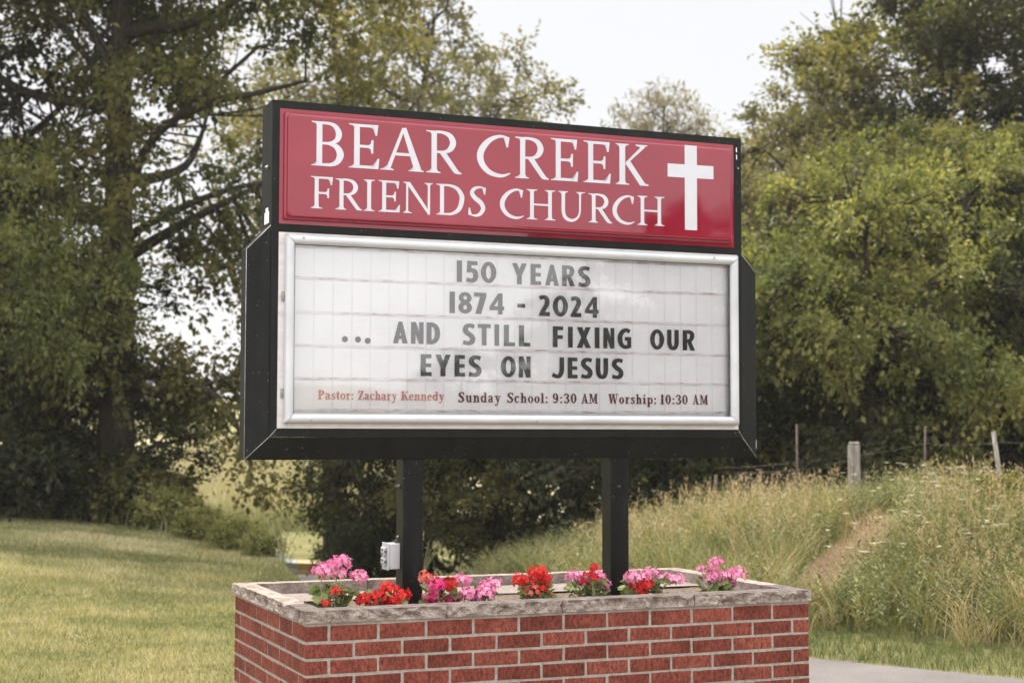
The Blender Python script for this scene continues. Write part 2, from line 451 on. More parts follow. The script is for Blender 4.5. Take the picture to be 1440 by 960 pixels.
def terrain(x, y):
    x = np.asarray(x, float); y = np.asarray(y, float)
    d, s, dc, sc_ = zones(x, y)
    rz = road_z(y)
    # lawn side
    base = .07 * np.maximum(0, -x - 2.8) * sm(8, 18, y)
    base = np.minimum(base, .45)
    ye = np.interp(x, [-14, -7.1, -5.5, -4.2, -2.6, -1], [23.4, 23.0, 22.4, 21.0, 19.2, 17.2])
    ditch = sm(0.0, 6.0, y - ye) * sm(-10, -4.0, x)
    lawn = base * (1 - ditch) + (-1.65) * ditch
    lawn = lawn + 0.02 * np.sin(x * 1.3 + 0.7) * np.sin(y * 0.9) * sm(9, 12, y)
    dn = -d - roadw(y)                       # distance past the near edge
    lawn = np.where(d < 0, lawn + (rz - lawn) * (1 - sm(0.02, .42, dn)), lawn)
    # bank side
    hc = np.interp(sc_, np.arange(len(CREST)), CREST[:, 2]) - .12 * (CREST[0, 2] > 0)
    t = np.clip(d / np.maximum(d + np.maximum(-dc, 0), 1e-3), 0, 1)
    tt = sm(0.04, 1.0, t)
    bank = rz + (hc - rz) * (0.55 * tt + 0.45 * t)
    bank = np.where(dc > 0, hc + np.minimum(dc, 14) * .035 * sm(0, 4, hc + 1.2), bank)
    bank = bank + .05 * np.sin(x * 2.1 + y) * np.sin(y * 1.7 - x * .6) * sm(.6, 2, d)
    z = np.where(d > 0, bank, lawn)
    # far hills beyond the creek, and a rise behind the camera
    zf = -1.6 + .034 * np.clip(y - 50, 0, 55) + .045 * np.clip(y - 105, 0, 160) + .8 * np.sin(x * .035 + 1) * sm(60, 140, y)
    w = sm(34, 52, y)
    z = z * (1 - w) + zf * w
    zb = .055 * np.clip(-y - 14, 0, 130)
    wb = sm(-10, -18, y)
    z = z * (1 - wb) + zb * wb
    return z

def gz(x, y):
    return float(terrain(np.array([x]), np.array([y]))[0])

def axis(vals):
    out = []
    for a, b, st in vals: out += list(np.arange(a, b, st))
    return np.array(out)
gx = axis([(-900, -200, 70), (-200, -60, 14), (-60, -16, 3), (-16, 12, .3), (12, 40, 2), (40, 200, 14), (200, 901, 70)])
gy = axis([(-500, -60, 40), (-60, -8, 4), (-8, 4, 1.0), (4, 30, .3), (30, 60, 1.2), (60, 140, 5), (140, 300, 12), (300, 1501, 80)])
GX, GY = np.meshgrid(gx, gy)
GZ = terrain(GX, GY)
D_, S_, _, _ = zones(GX, GY)
GZ = GZ - np.where((D_ < -0.4) & (D_ > -roadw(GY) + .4), .06, 0)
# the planter's footprint: keep the soil below its base
nx, ny = len(gx), len(gy)
idx = (np.arange(ny - 1)[:, None] * nx + np.arange(nx - 1)[None, :]).ravel()
Fq = np.stack([idx, idx + 1, idx + nx + 1, idx + nx], 1)

def ground_mat():
    m, n, l, b = new_mat('ground_turf')
    z1 = noise(n, l, 0.55, 5, 0.6); z2 = noise(n, l, 9, 6, 0.7); z3 = noise(n, l, 60, 4, 0.7)
    r1 = ramp(n, [(0.3, (0.11, 0.122, 0.046)), (0.5, (0.20, 0.188, 0.088)), (0.7, (0.32, 0.275, 0.155))])
    l.new(z1.outputs['Fac'], r1.inputs[0])
    r2 = ramp(n, [(0.3, (0.6, 0.66, 0.5)), (0.6, (1.1, 1.05, 0.95))])
    l.new(z2.outputs['Fac'], r2.inputs[0])
    c = mixc(n, l, 0.8, r1.outputs[0], r2.outputs[0], 'MULTIPLY')
    # bare earth on the eroded cut of the bank
    t = n.new('ShaderNodeTexCoord')
    def blob(cx, cy, cz, sx, sy, sz):
        mp = n.new('ShaderNodeMapping'); mp.vector_type = 'TEXTURE'
        mp.inputs['Location'].default_value = (cx, cy, cz); mp.inputs['Scale'].default_value = (sx, sy, sz)
        mp.inputs['Rotation'].default_value = (0, 0, R(63))
        l.new(t.outputs['Object'], mp.inputs[0])
        ln = n.new('ShaderNodeVectorMath'); ln.operation = 'LENGTH'; l.new(mp.outputs[0], ln.inputs[0])
        ad = n.new('ShaderNodeMath'); ad.operation = 'MULTIPLY_ADD'; ad.inputs[1].default_value = 0.9; 
        l.new(z2.outputs['Fac'], ad.inputs[0]); l.new(ln.outputs['Value'], ad.inputs[2])
        mr_ = n.new('ShaderNodeMapRange'); mr_.inputs['From Min'].default_value = 1.25; mr_.inputs['From Max'].default_value = 1.55
        mr_.inputs['To Min'].default_value = 1; mr_.inputs['To Max'].default_value = 0
        l.new(ad.outputs[0], mr_.inputs['Value'])
        return mr_.outputs[0]
    rs = ramp(n, [(0.35, (0.10, 0.060, 0.040)), (0.65, (0.25, 0.160, 0.105))])
    l.new(z3.outputs['Fac'], rs.inputs[0])
    c = mixc(n, l, blob(2.98, 13.9, 0.4, 1.4, .33, 2.0), c, rs.outputs[0])
    l.new(c, b.inputs['Base Color'])
    b.inputs['Roughness'].default_value = 0.95
    b.inputs['Specular IOR Level'].default_value = 0.1
    bump(n, l, z3.outputs['Fac'], b, 0.8, 0.05)
    return m
M['ground'] = ground_mat()
tag(link('ground', np_mesh('ground', np.stack([GX.ravel(), GY.ravel(), GZ.ravel()], 1), Fq, smooth=True), M['ground']), kind='structure')

# road: a lane strip following its far edge
def resample(P, step):
    seg = np.hypot(*np.diff(P[:, :2], axis=0).T); L = np.r_[0, np.cumsum(seg)]
    q = np.arange(0, L[-1], step)
    return np.stack([np.interp(q, L, P[:, k]) for k in range(P.shape[1])], 1)
rp = resample(FAR_EDGE, .3)
for _ in range(3):
    rp[1:-1] = (rp[:-2] + 2 * rp[1:-1] + rp[2:]) / 4
tg = np.gradient(rp, axis=0); tg /= np.linalg.norm(tg, axis=1)[:, None]
nrm = np.stack([-tg[:, 1], tg[:, 0]], 1) * -1   # to the far/right side
cols_ = np.linspace(0, 1, 9)
RV = []
rngr = np.random.default_rng(5)
wob = np.convolve(rngr.normal(0, .11, len(rp)), np.ones(5) / 5, 'same')
for c_ in cols_:
    off = -roadw(rp[:, 1]) * c_ + (wob if c_ in (0, 1) else 0)
    X_ = rp[:, 0] + nrm[:, 0] * off; Y_ = rp[:, 1] + nrm[:, 1] * off
    RV.append(np.stack([X_, Y_, road_z(Y_) - .006 + .045 * (1 - (2 * c_ - 1) ** 2)], 1))
RV = np.stack(RV, 1); nr, nc = RV.shape[:2]
ii = (np.arange(nr - 1)[:, None] * nc + np.arange(nc - 1)[None]).ravel()
def asphalt():
    m, n, l, b = new_mat('worn_asphalt')
    z1 = noise(n, l, 1.2, 5, 0.6); z2 = noise(n, l, 130, 3, 0.7)
    r1 = ramp(n, [(0.3, (0.088, 0.078, 0.076)), (0.7, (0.14, 0.125, 0.122))])
    l.new(z1.outputs['Fac'], r1.inputs[0])
    r2 = ramp(n, [(0.32, (0.45, 0.45, 0.45)), (0.68, (1.5, 1.48, 1.45))]); l.new(z2.outputs['Fac'], r2.inputs[0])
    l.new(mixc(n, l, 0.8, r1.outputs[0], r2.outputs[0], 'MULTIPLY'), b.inputs['Base Color'])
    b.inputs['Roughness'].default_value = 0.85
    bump(n, l, z2.outputs['Fac'], b, 0.6, 0.01)
    return m
tag(link('road', np_mesh('road', RV.reshape(-1, 3), np.stack([ii, ii + 1, ii + nc + 1, ii + nc], 1), smooth=True), asphalt()), kind='structure')

# unseen pale gravel added in front of the sign to bounce light onto it
lx = np.arange(-16, 12.1, .5); ly = np.arange(-12, 4.6, .5)
LX, LY = np.meshgrid(lx, ly); nlx = len(lx)
dl_, _, _, _ = zones(LX, LY)
LZ = terrain(LX, LY) + .02 - .3 * (dl_ > -2.75)
ii = (np.arange(len(ly) - 1)[:, None] * nlx + np.arange(nlx - 1)[None]).ravel()
M['lot'] = simple('pale_bounce_ground', [(0.3, (0.27, 0.255, 0.25)), (0.7, (0.42, 0.40, 0.395))], 30, 0.9, (90, 0.7, 0.01), spec=0.1, detail=7)
tag(link('bounce_ground', np_mesh('bounce_ground', np.stack([LX.ravel(), LY.ravel(), LZ.ravel()], 1), np.stack([ii, ii + 1, ii + nlx + 1, ii + nlx], 1), smooth=True), M['lot']), kind='structure')

# pale grain field on the far slope
fx = np.arange(-60, 30, 2.5); fy = np.arange(52, 118, 2.0)
FX, FY = np.meshgrid(fx, fy)
FZ = terrain(FX, FY) + .12
nfx = len(fx); ii = (np.arange(len(fy) - 1)[:, None] * nfx + np.arange(nfx - 1)[None]).ravel()
M['field'] = simple('ripening_grain', [(0.3, (0.29, 0.265, 0.15)), (0.5, (0.35, 0.315, 0.19)), (0.7, (0.41, 0.37, 0.235))], 1.4, 0.9, (5, 0.8, 0.3), spec=0.1, vec_scale=(1, .35, 1), detail=8)
tag(link('grain_field', np_mesh('grain_field', np.stack([FX.ravel(), FY.ravel(), FZ.ravel()], 1), np.stack([ii, ii + 1, ii + nfx + 1, ii + nfx], 1), smooth=True), M['field']), kind='structure')

# ------------------------------------------------------------------ trees
def catmull(P, n):
    P = [np.asarray(p, float) for p in P]
    if len(P) == 2:
        return [P[0] + (P[1] - P[0]) * t for t in np.linspace(0, 1, n + 1)]
    Q = [2 * P[0] - P[1]] + P + [2 * P[-1] - P[-2]]
    out = []
    for i in range(1, len(Q) - 2):
        a, b, c, d = Q[i - 1], Q[i], Q[i + 1], Q[i + 2]
        for k in range(n):
            t = k / n
            out.append(.5 * (2 * b + (c - a) * t + (2 * a - 5 * b + 4 * c - d) * t * t + (3 * b - a - 3 * c + d) * t ** 3))
    out.append(Q[-2]); return out

class Tubes:
    def __init__(s): s.V = []; s.F = []; s.n = 0
    def add(s, path, r0, r1, sides=6, pw=1.0):
        path = np.asarray(path, float); m = len(path)
        t = np.gradient(path, axis=0); t /= np.linalg.norm(t, axis=1)[:, None] + 1e-9
        ref = np.where(np.abs(t[:, 2:3]) < .9, np.array([[0, 0, 1.]]), np.array([[1., 0, 0]]))
        a = np.cross(t, ref); a /= np.linalg.norm(a, axis=1)[:, None] + 1e-9
        b = np.cross(t, a)
        rr = r0 + (r1 - r0) * np.linspace(0, 1, m) ** pw
        an = np.linspace(0, 2 * np.pi, sides, endpoint=False)
        ring = path[:, None] + rr[:, None, None] * (a[:, None] * np.cos(an)[None, :, None] + b[:, None] * np.sin(an)[None, :, None])
        s.V.append(ring.reshape(-1, 3))
        i = (np.arange(m - 1)[:, None] * sides + np.arange(sides)[None]).ravel()
        j = (np.arange(m - 1)[:, None] * sides + (np.arange(sides)[None] + 1) % sides).ravel()
        s.F.append(np.stack([i, j, j + sides, i + sides], 1) + s.n)
        s.n += m * sides
    def mesh(s, name): return np_mesh(name, np.concatenate(s.V), np.concatenate(s.F), smooth=True)

def leaf_quads(C, A, Nn, L, Wd, fold=.25):
    """C centre-base points, A axis, Nn normal (unit), L lengths, Wd widths -> kite leaves folded on the midrib"""
    B = np.cross(Nn, A); B /= np.linalg.norm(B, axis=1)[:, None] + 1e-9
    p0 = C; p2 = C + A * L[:, None]
    mid = C + A * (L * .45)[:, None]
    up = Nn * (Wd * fold)[:, None]
    p1 = mid + B * (Wd * .5)[:, None] + up; p3 = mid - B * (Wd * .5)[:, None] + up
    V = np.stack([p0, p1, p2, p3], 1).reshape(-1, 3)
    Fc = np.arange(len(C) * 4).reshape(-1, 4)
    return V, Fc

def unit(v): return v / (np.linalg.norm(v, axis=-1, keepdims=True) + 1e-9)

def tree_mesh(seed, trunk, r0, env, n_cl, twigs=11, lpt=9, leaf=.10, cr=.75, limbs=9, min_d=.62, shell=.45, limb_paths=(), limb_r=.4, aspect=.66, droop=.22, extra=None, bare=0, tint_sd=.2, boughs=0, rb=.9):
    rng = np.random.default_rng(seed)
    vol = np.array([e[3] * e[4] * e[5] for e in env]); pr = vol / vol.sum()
    cl = []; tries = 0
    B = []
    while boughs and len(B) < boughs and tries < boughs * 80:
        tries += 1
        e = env[rng.choice(len(env), p=pr)]
        p = np.array(e[:3]) + unit(rng.normal(size=3)) * rng.random() ** .38 * np.array(e[3:6])
        if p[2] < .2 or (B and np.min(np.linalg.norm((np.array(B) - p) * np.array([1, 1, 1.25]), axis=1)) < rb * 1.22): continue
        B.append(p)
    bt = rng.normal(0, .16, max(len(B), 1)); bid = []
    tries = 0
    while len(cl) < n_cl and tries < n_cl * 60:
        tries += 1
        e = env[rng.choice(len(env), p=pr)]
        u = unit(rng.normal(size=3)) * rng.random() ** shell
        p = np.array(e[:3]) + u * np.array(e[3:6])
        if boughs:
            k = rng.integers(len(B)); h = unit(rng.normal(size=3)); h[2] = abs(h[2]) * .9 - .18
            p = B[k] + h * rb * rng.uniform(.75, 1.1) * np.array([1, 1, .88]) * (.8 + .4 * ((k * 37) % 10) / 10)
        if p[2] < .15: continue
        if cl and np.min(np.linalg.norm(np.array(cl) - p, axis=1)) < min_d: continue
        cl.append(p); bid.append(k if boughs else 0)
    if extra: cl += [np.array(p, float) for p in extra]
    cl = np.array(cl); bid = np.array(bid + [0] * (len(cl) - len(bid)))
    T = Tubes()
    trunk = np.array(catmull(trunk, 6))
    T.add(trunk, r0, r0 * .22, 12, 0.85)
    # flare at the foot
    T.add(np.array([trunk[0] - (0, 0, .3), trunk[0] + (0, 0, .05), trunk[0] + (0, 0, .5)]), r0 * 1.45, r0 * .9, 12)
    nodes = [trunk]
    for lp in limb_paths:
        pth = np.array(catmull(lp, 6)); nodes.append(pth)
        T.add(pth, r0 * limb_r, r0 * .08, 8)
    ctr = cl.mean(0)
    chosen = [rng.integers(len(cl))]
    for _ in range(limbs - 1):
        dmin = np.min(np.linalg.norm(cl[:, None] - cl[chosen][None], axis=2), axis=1)
        chosen.append(int(np.argmax(dmin)))
    tz0, tz1 = trunk[0, 2], trunk[-1, 2]
    for c in chosen:
        end = cl[c] * .8 + ctr * .2
        h = np.clip(end[2] - (.35 + .35 * rng.random()) * np.linalg.norm(end[:2] - trunk[0, :2]), tz0 + (tz1 - tz0) * .18, tz0 + (tz1 - tz0) * .93)
        st = trunk[np.argmin(np.abs(trunk[:, 2] - h))]
        mid = st * .5 + end * .5 + np.array([0, 0, -.12 * np.linalg.norm(end - st)]) + rng.normal(0, .2, 3)
        pth = np.array(catmull([st, mid, end], 6)); nodes.append(pth)
        T.add(pth, max(r0 * .34, .03), .018, 7)
    NP = np.concatenate(nodes)
    for p in cl:
        k = np.argsort(np.linalg.norm(NP - p, axis=1))[0]
        st = NP[k]
        if np.linalg.norm(st - p) < .2: continue
        mid = (st + p) / 2 + np.array([0, 0, -.08 * np.linalg.norm(p - st)]) + rng.normal(0, .08, 3)
        T.add(np.array(catmull([st, mid, p], 3)), .022, .007, 5)
    for _ in range(bare):
        p = cl[rng.integers(len(cl))]; d = unit(p - ctr + rng.normal(0, 1, 3)); d[2] = abs(d[2]) * .5
        q = p + d * rng.uniform(.6, 1.3)
        T.add(np.array(catmull([p, (p + q) / 2 + rng.normal(0, .1, 3), q], 3)), .014, .004, 4)
    # leaves along twiglets of every clump
    K = len(cl)
    outw = unit(cl - ctr + np.array([0, 0, .3]))
    td = unit(rng.normal(size=(K, twigs, 3)) * np.array([1, 1, .8]) + .6 * outw[:, None])
    tl = cr * rng.uniform(.55, 1.15, (K, twigs)) * rng.uniform(.7, 1.25, (K, 1))
    f = (np.arange(lpt) + .6)[None, None] / lpt
    f = np.clip(f + rng.uniform(-.06, .06, (K, twigs, lpt)), .05, 1.05)
    C = cl[:, None, None] + td[:, :, None] * (tl[:, :, None] * f)[..., None]
    C[..., 2] -= droop * tl[:, :, None] * f ** 2
    C = C + rng.normal(0, leaf * .55, C.shape)
    ax = unit(td[:, :, None] + rng.normal(0, .75, C.shape) + np.array([0, 0, -.35]))
    nn = unit(rng.normal(0, .55, C.shape) + np.array([0, 0, 1.0]) + .35 * outw[:, None, None])
    nn = unit(nn - ax * (nn * ax).sum(-1, keepdims=True))
    C = C.reshape(-1, 3); ax = ax.reshape(-1, 3); nn = nn.reshape(-1, 3)
    keep = C[:, 2] > .02
    C, ax, nn = C[keep], ax[keep], nn[keep]
    L = leaf * rng.uniform(.55, 1.5, len(C))
    V, Fc = leaf_quads(C, ax, nn, L, L * aspect)
    ct = np.repeat(rng.normal(0, tint_sd * .6, K) + bt[bid], twigs * lpt)[keep]
    tint = np.clip(.45 + ct + rng.normal(0, tint_sd, len(C)), 0, 1)
    return T, V, Fc, tint

TREES = {}
def tree_kind(key, leafmat, bark='bark', **kw):
    T, V, Fc, tint = tree_mesh(**kw)
    tm = T.mesh('trunk'); tm.materials.append(M[bark])
    cm_ = np_mesh('crown', V, Fc, {'tint': tint}); cm_.materials.append(M[leafmat])
    TREES[key] = (tm, cm_)

def place_tree(name, key, x, y, label, cat='tree', group=None, s=1.0, rz=0.0, dz=0.0, sz=None, leafmat=None):
    root = empty(name, (x, y, gz(x, y) - .03 + dz), rz)
    root.scale = (s, s, sz or s)
    tm, cm_ = TREES[key]
    link('trunk' if name != 'shrub' else 'stem', tm, None, root)
    c = link('crown' if name != 'shrub' else 'foliage', cm_, None, root)
    if leafmat:
        c.material_slots[0].link = 'OBJECT'; c.material_slots[0].material = M[leafmat]
    return tag(root, label, cat, group)

# big tree left of the sign: limbs follow the photographed ones
tree_kind('hero', 'leaf_maple', seed=11, trunk=[(0, 0, 0), (.02, 0, 3), (-.03, .05, 6.5), (.05, 0, 10), (.1, .1, 14)], r0=.33,
  env=[(0, .3, 10.2, 4.8, 4.2, 4.6), (1.7, 0, 5.0, 2.3, 2.2, 2.2), (-1.9, .3, 5.0, 1.6, 1.6, 2.0), (.7, .2, 2.6, 2.5, 1.8, 1.3), (0, -.7, 4.2, 1.0, .6, 2.6), (2.0, -.2, 3.3, 1.3, 1.1, 1.5)],
  n_cl=560, twigs=13, lpt=10, leaf=0.10, cr=0.6, limbs=10, min_d=0.36, shell=.55, limb_r=.26,
  limb_paths=[[(0, 0, 4.9), (.5, -.2, 5.9), (1.0, -.4, 6.3), (1.5, -.5, 6.7), (2.2, -.6, 7.3)],
              [(1.0, -.4, 6.3), (1.56, -.5, 6.5), (2.1, -.5, 6.6), (2.9, -.5, 6.8)],
              [(0, 0, 6.0), (-.2, -.1, 6.8), (-.6, -.3, 7.4), (-1.1, -.4, 8.1)],
              [(0, 0, 4.2), (.3, -.2, 4.55), (1.1, -.5, 4.9), (1.8, -.6, 5.15), (2.6, -.6, 5.3)],
              [(0, 0, 1.9), (.6, -.4, 2.4), (1.35, -.8, 2.25), (1.9, -1.0, 1.85), (2.25, -1.1, 1.1)],
              [(0, 0, 2.9), (-.5, -.3, 3.2), (-1.1, -.6, 3.1)]],
  extra=[(2.25, -1.1, 1.05), (2.15, -1.1, 1.45), (1.9, -1.0, 1.9), (2.35, -1.15, .75), (1.4, -.8, 2.2), (1.0, -.7, 2.4), (-0.04, -0.91, 2.60), (0.40, -1.10, 4.72), (0.44, -1.06, 5.01), (0.13, -1.08, 4.00), (0.22, -0.87, 6.01), (-0.38, -0.98, 2.44), (0.01, -0.64, 5.22), (0.30, -0.91, 6.13), (-0.44, -0.95, 5.71), (0.25, -0.89, 2.31), (-0.26, -1.00, 3.43), (0.34, -1.00, 6.94), (0.42, -1.07, 4.00), (-0.01, -1.09, 4.26), (0.45, -1.04, 5.26), (-0.42, -0.81, 6.99),
         (1.05, -0.69, 2.85), (0.89, -0.73, 2.86), (2.34, 0.08, 3.74), (1.02, -0.21, 2.56), (0.93, -0.68, 2.41), (2.36, 0.11, 3.84), (2.12, -0.59, 2.64), (1.79, 0.01, 3.95), (2.27, -0.70, 3.35), (1.88, -0.24, 2.33), (1.50, -0.70, 4.14), (2.24, -0.20, 2.62), (2.33, -0.17, 4.02), (2.21, -0.24, 2.89), (1.74, -0.33, 2.29), (1.18, 0.09, 2.00), (0.69, -0.11, 2.57), (1.62, -0.28, 2.72), (2.49, -0.58, 2.89), (0.99, -0.10, 2.56)], bare=8, boughs=84, rb=0.95)
tree_kind('broad', 'leaf_maple', seed=21, trunk=[(0, 0, 0), (.1, 0, 2.5), (0, .1, 5), (.1, 0, 7.4)], r0=.2,
  env=[(0, 0, 5.0, 2.7, 2.6, 3.4), (.4, -.3, 2.7, 2.3, 2.2, 2.0)], n_cl=300, twigs=14, lpt=11, leaf=0.078, cr=0.52, limbs=9, min_d=0.3, shell=.42, bare=6, boughs=44, rb=0.72)
tree_kind('tall', 'leaf_olive', seed=31, trunk=[(0, 0, 0), (.1, .1, 4), (-.1, 0, 8), (.1, 0, 11.5)], r0=.24,
  env=[(0, 0, 8.2, 2.9, 2.8, 4.3), (.3, 0, 4.2, 2.4, 2.4, 2.2)], n_cl=380, twigs=13, lpt=10, leaf=0.105, cr=0.6, limbs=11, min_d=0.34, shell=.55, bare=12, boughs=54, rb=0.85)
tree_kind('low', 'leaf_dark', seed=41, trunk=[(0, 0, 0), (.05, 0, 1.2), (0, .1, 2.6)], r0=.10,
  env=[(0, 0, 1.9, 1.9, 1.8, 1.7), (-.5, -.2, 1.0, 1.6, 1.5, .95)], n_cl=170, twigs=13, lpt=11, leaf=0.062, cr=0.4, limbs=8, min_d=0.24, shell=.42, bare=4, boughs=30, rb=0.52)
tree_kind('sunny', 'leaf_bright', seed=51, trunk=[(0, 0, 0), (.1, 0, 1.6), (.05, .1, 3.4)], r0=.11,
  env=[(0, 0, 2.5, 1.75, 1.6, 1.55), (-.9, -.2, 1.7, 1.1, 1.1, .9), (.7, -.3, 1.5, 1.1, 1.1, 1.0)], n_cl=200, twigs=14, lpt=11, leaf=0.066, cr=0.4, limbs=9, min_d=0.22, shell=.38, bare=5, boughs=30, rb=0.52)
tree_kind('airy', 'leaf_olive', seed=61, trunk=[(0, 0, 0), (.2, 0, 5), (.0, .2, 9), (.5, 0, 13)], r0=.22,
  env=[(.2, 0, 10.2, 3.3, 2.8, 3.9), (-.8, 0, 7.6, 2.6, 2.4, 1.7)], n_cl=190, twigs=10, lpt=8, leaf=0.125, cr=0.62, limbs=12, min_d=0.4, shell=.5, bare=16, boughs=46, rb=0.95)
tree_kind('wispy', 'leaf_pale', seed=71, trunk=[(0, 0, 0), (.1, 0, 4), (.3, .1, 9), (.4, 0, 12)], r0=.16,
  env=[(.3, 0, 9.4, 1.9, 1.8, 3.2), (-.4, 0, 7.0, 1.5, 1.4, 1.6)], n_cl=150, twigs=10, lpt=9, leaf=.19, cr=.85, limbs=10, min_d=.55, shell=.5, aspect=.26, droop=.7, bare=10)
tree_kind('bush', 'leaf_bright', seed=81, trunk=[(0, 0, 0), (.03, 0, .3), (0, .02, .7)], r0=.035,
  env=[(0, 0, .62, .85, .75, .55)], n_cl=46, twigs=10, lpt=8, leaf=.085, cr=.36, limbs=6, min_d=.24, shell=.4, bare=3)

WOOD = 'trees of the wood behind the bank'
place_tree('tree', 'hero', -6.0, 24.0, 'tall tree with thick dark trunk and spreading limbs left of the sign', rz=0)
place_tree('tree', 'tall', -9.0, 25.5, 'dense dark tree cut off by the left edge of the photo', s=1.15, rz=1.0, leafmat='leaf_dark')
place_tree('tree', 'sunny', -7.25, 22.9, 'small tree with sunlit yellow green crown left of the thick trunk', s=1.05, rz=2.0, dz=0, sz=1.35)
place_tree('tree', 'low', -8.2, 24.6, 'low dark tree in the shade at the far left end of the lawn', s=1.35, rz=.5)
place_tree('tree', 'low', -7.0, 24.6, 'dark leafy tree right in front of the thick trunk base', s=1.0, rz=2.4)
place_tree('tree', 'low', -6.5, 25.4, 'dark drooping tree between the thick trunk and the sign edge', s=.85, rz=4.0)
place_tree('tree', 'tall', -13.5, 27.0, 'tall tree beyond the left edge of the photo', s=1.1, rz=3.0, leafmat='leaf_maple')
place_tree('tree', 'broad', -17.5, 29.0, 'round tree well beyond the left edge of the photo', s=1.2, rz=1.0)
# behind the sign
place_tree('tree', 'low', -2.36, 26.6, 'dark rounded tree seen below the sign left of the outlet post', s=.60, rz=1.3, sz=1.0)
place_tree('tree', 'low', -1.35, 25.6, 'dark tree seen below the sign right behind the outlet post', s=1.05, rz=5.2, dz=.1, sz=1.3)
place_tree('tree', 'broad', -.3, 25.2, 'maple with drooping lit branches seen between the two sign posts', s=.72, rz=.4, dz=.1)
place_tree('tree', 'low', 1.5, 23.6, 'dark tree seen below the sign just right of the right post', s=1.35, rz=3.3)
place_tree('tree', 'airy', -2.6, 41, 'tall airy tree with forked limbs rising above the left half of the sign', s=1.08, rz=.2)
place_tree('tree', 'airy', -.25, 43, 'thin airy tree leaning right above the word CREEK', s=.92, rz=2.5)
place_tree('tree', 'airy', -4.5, 40, 'airy tree showing above the upper left corner of the sign', s=1.12, rz=4.4)
place_tree('tree', 'wispy', 3.95, 44, 'pale wispy tree alone against the sky behind the upper right of the sign', s=.92, rz=.5, sz=1.03)
place_tree('tree', 'broad', 4.75, 34, 'small dark tree top just above the upper right corner of the sign', s=.76, sz=1.13, rz=1.9, leafmat='leaf_dark')
# right hand wood
wood = [
 ('tall', 5.2, 29.5, .72, 0.3, 'leaf_olive', 'olive tree rising just right of the upper sign box'),
 ('tall', 7.0, 33.5, .90, 2.1, 'leaf_olive', 'taller olive tree with thin branches against the sky right of the pale wispy one'),
 ('tall', 9.3, 32.0, 1.15, 4.0, 'leaf_maple', 'tallest dark tree at the top right of the photo'),
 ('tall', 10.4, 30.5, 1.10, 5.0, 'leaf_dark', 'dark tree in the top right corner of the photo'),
 ('broad', 7.6, 26.0, .98, 1.0, 'leaf_maple', 'green maple standing behind the sunlit maple on the right'),
 ('broad', 5.4, 26.2, .86, 3.4, 'leaf_olive', 'olive leafed tree beside the right edge of the red sign panel'),
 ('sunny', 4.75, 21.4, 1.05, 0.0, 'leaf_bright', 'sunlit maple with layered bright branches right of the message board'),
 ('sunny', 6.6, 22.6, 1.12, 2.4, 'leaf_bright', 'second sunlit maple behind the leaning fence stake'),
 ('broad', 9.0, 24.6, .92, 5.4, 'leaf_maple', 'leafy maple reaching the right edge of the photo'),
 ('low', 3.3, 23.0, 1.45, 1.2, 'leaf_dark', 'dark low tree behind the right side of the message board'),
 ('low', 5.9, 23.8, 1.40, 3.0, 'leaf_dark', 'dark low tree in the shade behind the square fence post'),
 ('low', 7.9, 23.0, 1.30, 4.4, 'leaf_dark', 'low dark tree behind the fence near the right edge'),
]
for key, x, y, s, rz, lm, lab in wood:
    place_tree('tree', key, x, y, lab, group=WOOD, s=s, rz=rz, leafmat=lm, sz=s * 1.2 if key == 'sunny' else None)
for i, (x, y, s, rz) in enumerate([(3.6, 31, 1.5, .7), (6.4, 30, 1.7, 2.2), (9.6, 28.5, 1.6, 3.7), (1.2, 29, 1.5, 5.1), (12, 27, 1.8, 1.1)]):
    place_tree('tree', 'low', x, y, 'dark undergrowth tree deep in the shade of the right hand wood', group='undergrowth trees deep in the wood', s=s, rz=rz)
# shrubs along the far edge of the lawn
for x, y, s, rz, lm, lab in [
    (-5.5, 23.4, .95, .4, 'leaf_maple', 'green shrub at the foot of the thick trunk'),
    (-4.85, 22.5, .60, 2.0, 'leaf_bright', 'yellow green shrub at the lawn edge right of the thick trunk'),
    (-4.15, 21.3, .42, 3.1, 'leaf_bright', 'low pale shrub in the middle of the lawn edge'),
    (-3.55, 20.3, .38, 4.4, 'leaf_bright', 'pale weedy shrub second from the right end of the lawn edge'),
    (-3.05, 19.5, .32, 1.0, 'leaf_bright', 'smallest pale shrub at the right end of the lawn edge'),
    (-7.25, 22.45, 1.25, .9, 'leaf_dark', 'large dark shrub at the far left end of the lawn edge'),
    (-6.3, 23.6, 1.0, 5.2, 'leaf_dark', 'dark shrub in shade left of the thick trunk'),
    (-5.3, 24.4, .8, 1.2, 'leaf_maple', 'leafy shrub behind the pale ones below the drooping branch')]:
    place_tree('shrub', 'bush', x, y, lab, 'shrub', 'shrubs along the lawn edge', s=s, rz=rz, leafmat=lm)
place_tree('shrub', 'bush', 4.35, 13.9, 'dark green bushy weed clump on the bank at the right edge of the photo', 'shrub', None, s=.42, rz=2.2, leafmat='leaf_maple')
place_tree('shrub', 'bush', 1.95, 15.6, 'small leafy weed clump on the bank right above the right planter corner', 'shrub', None, s=.26, rz=.7, leafmat='leaf_bright')
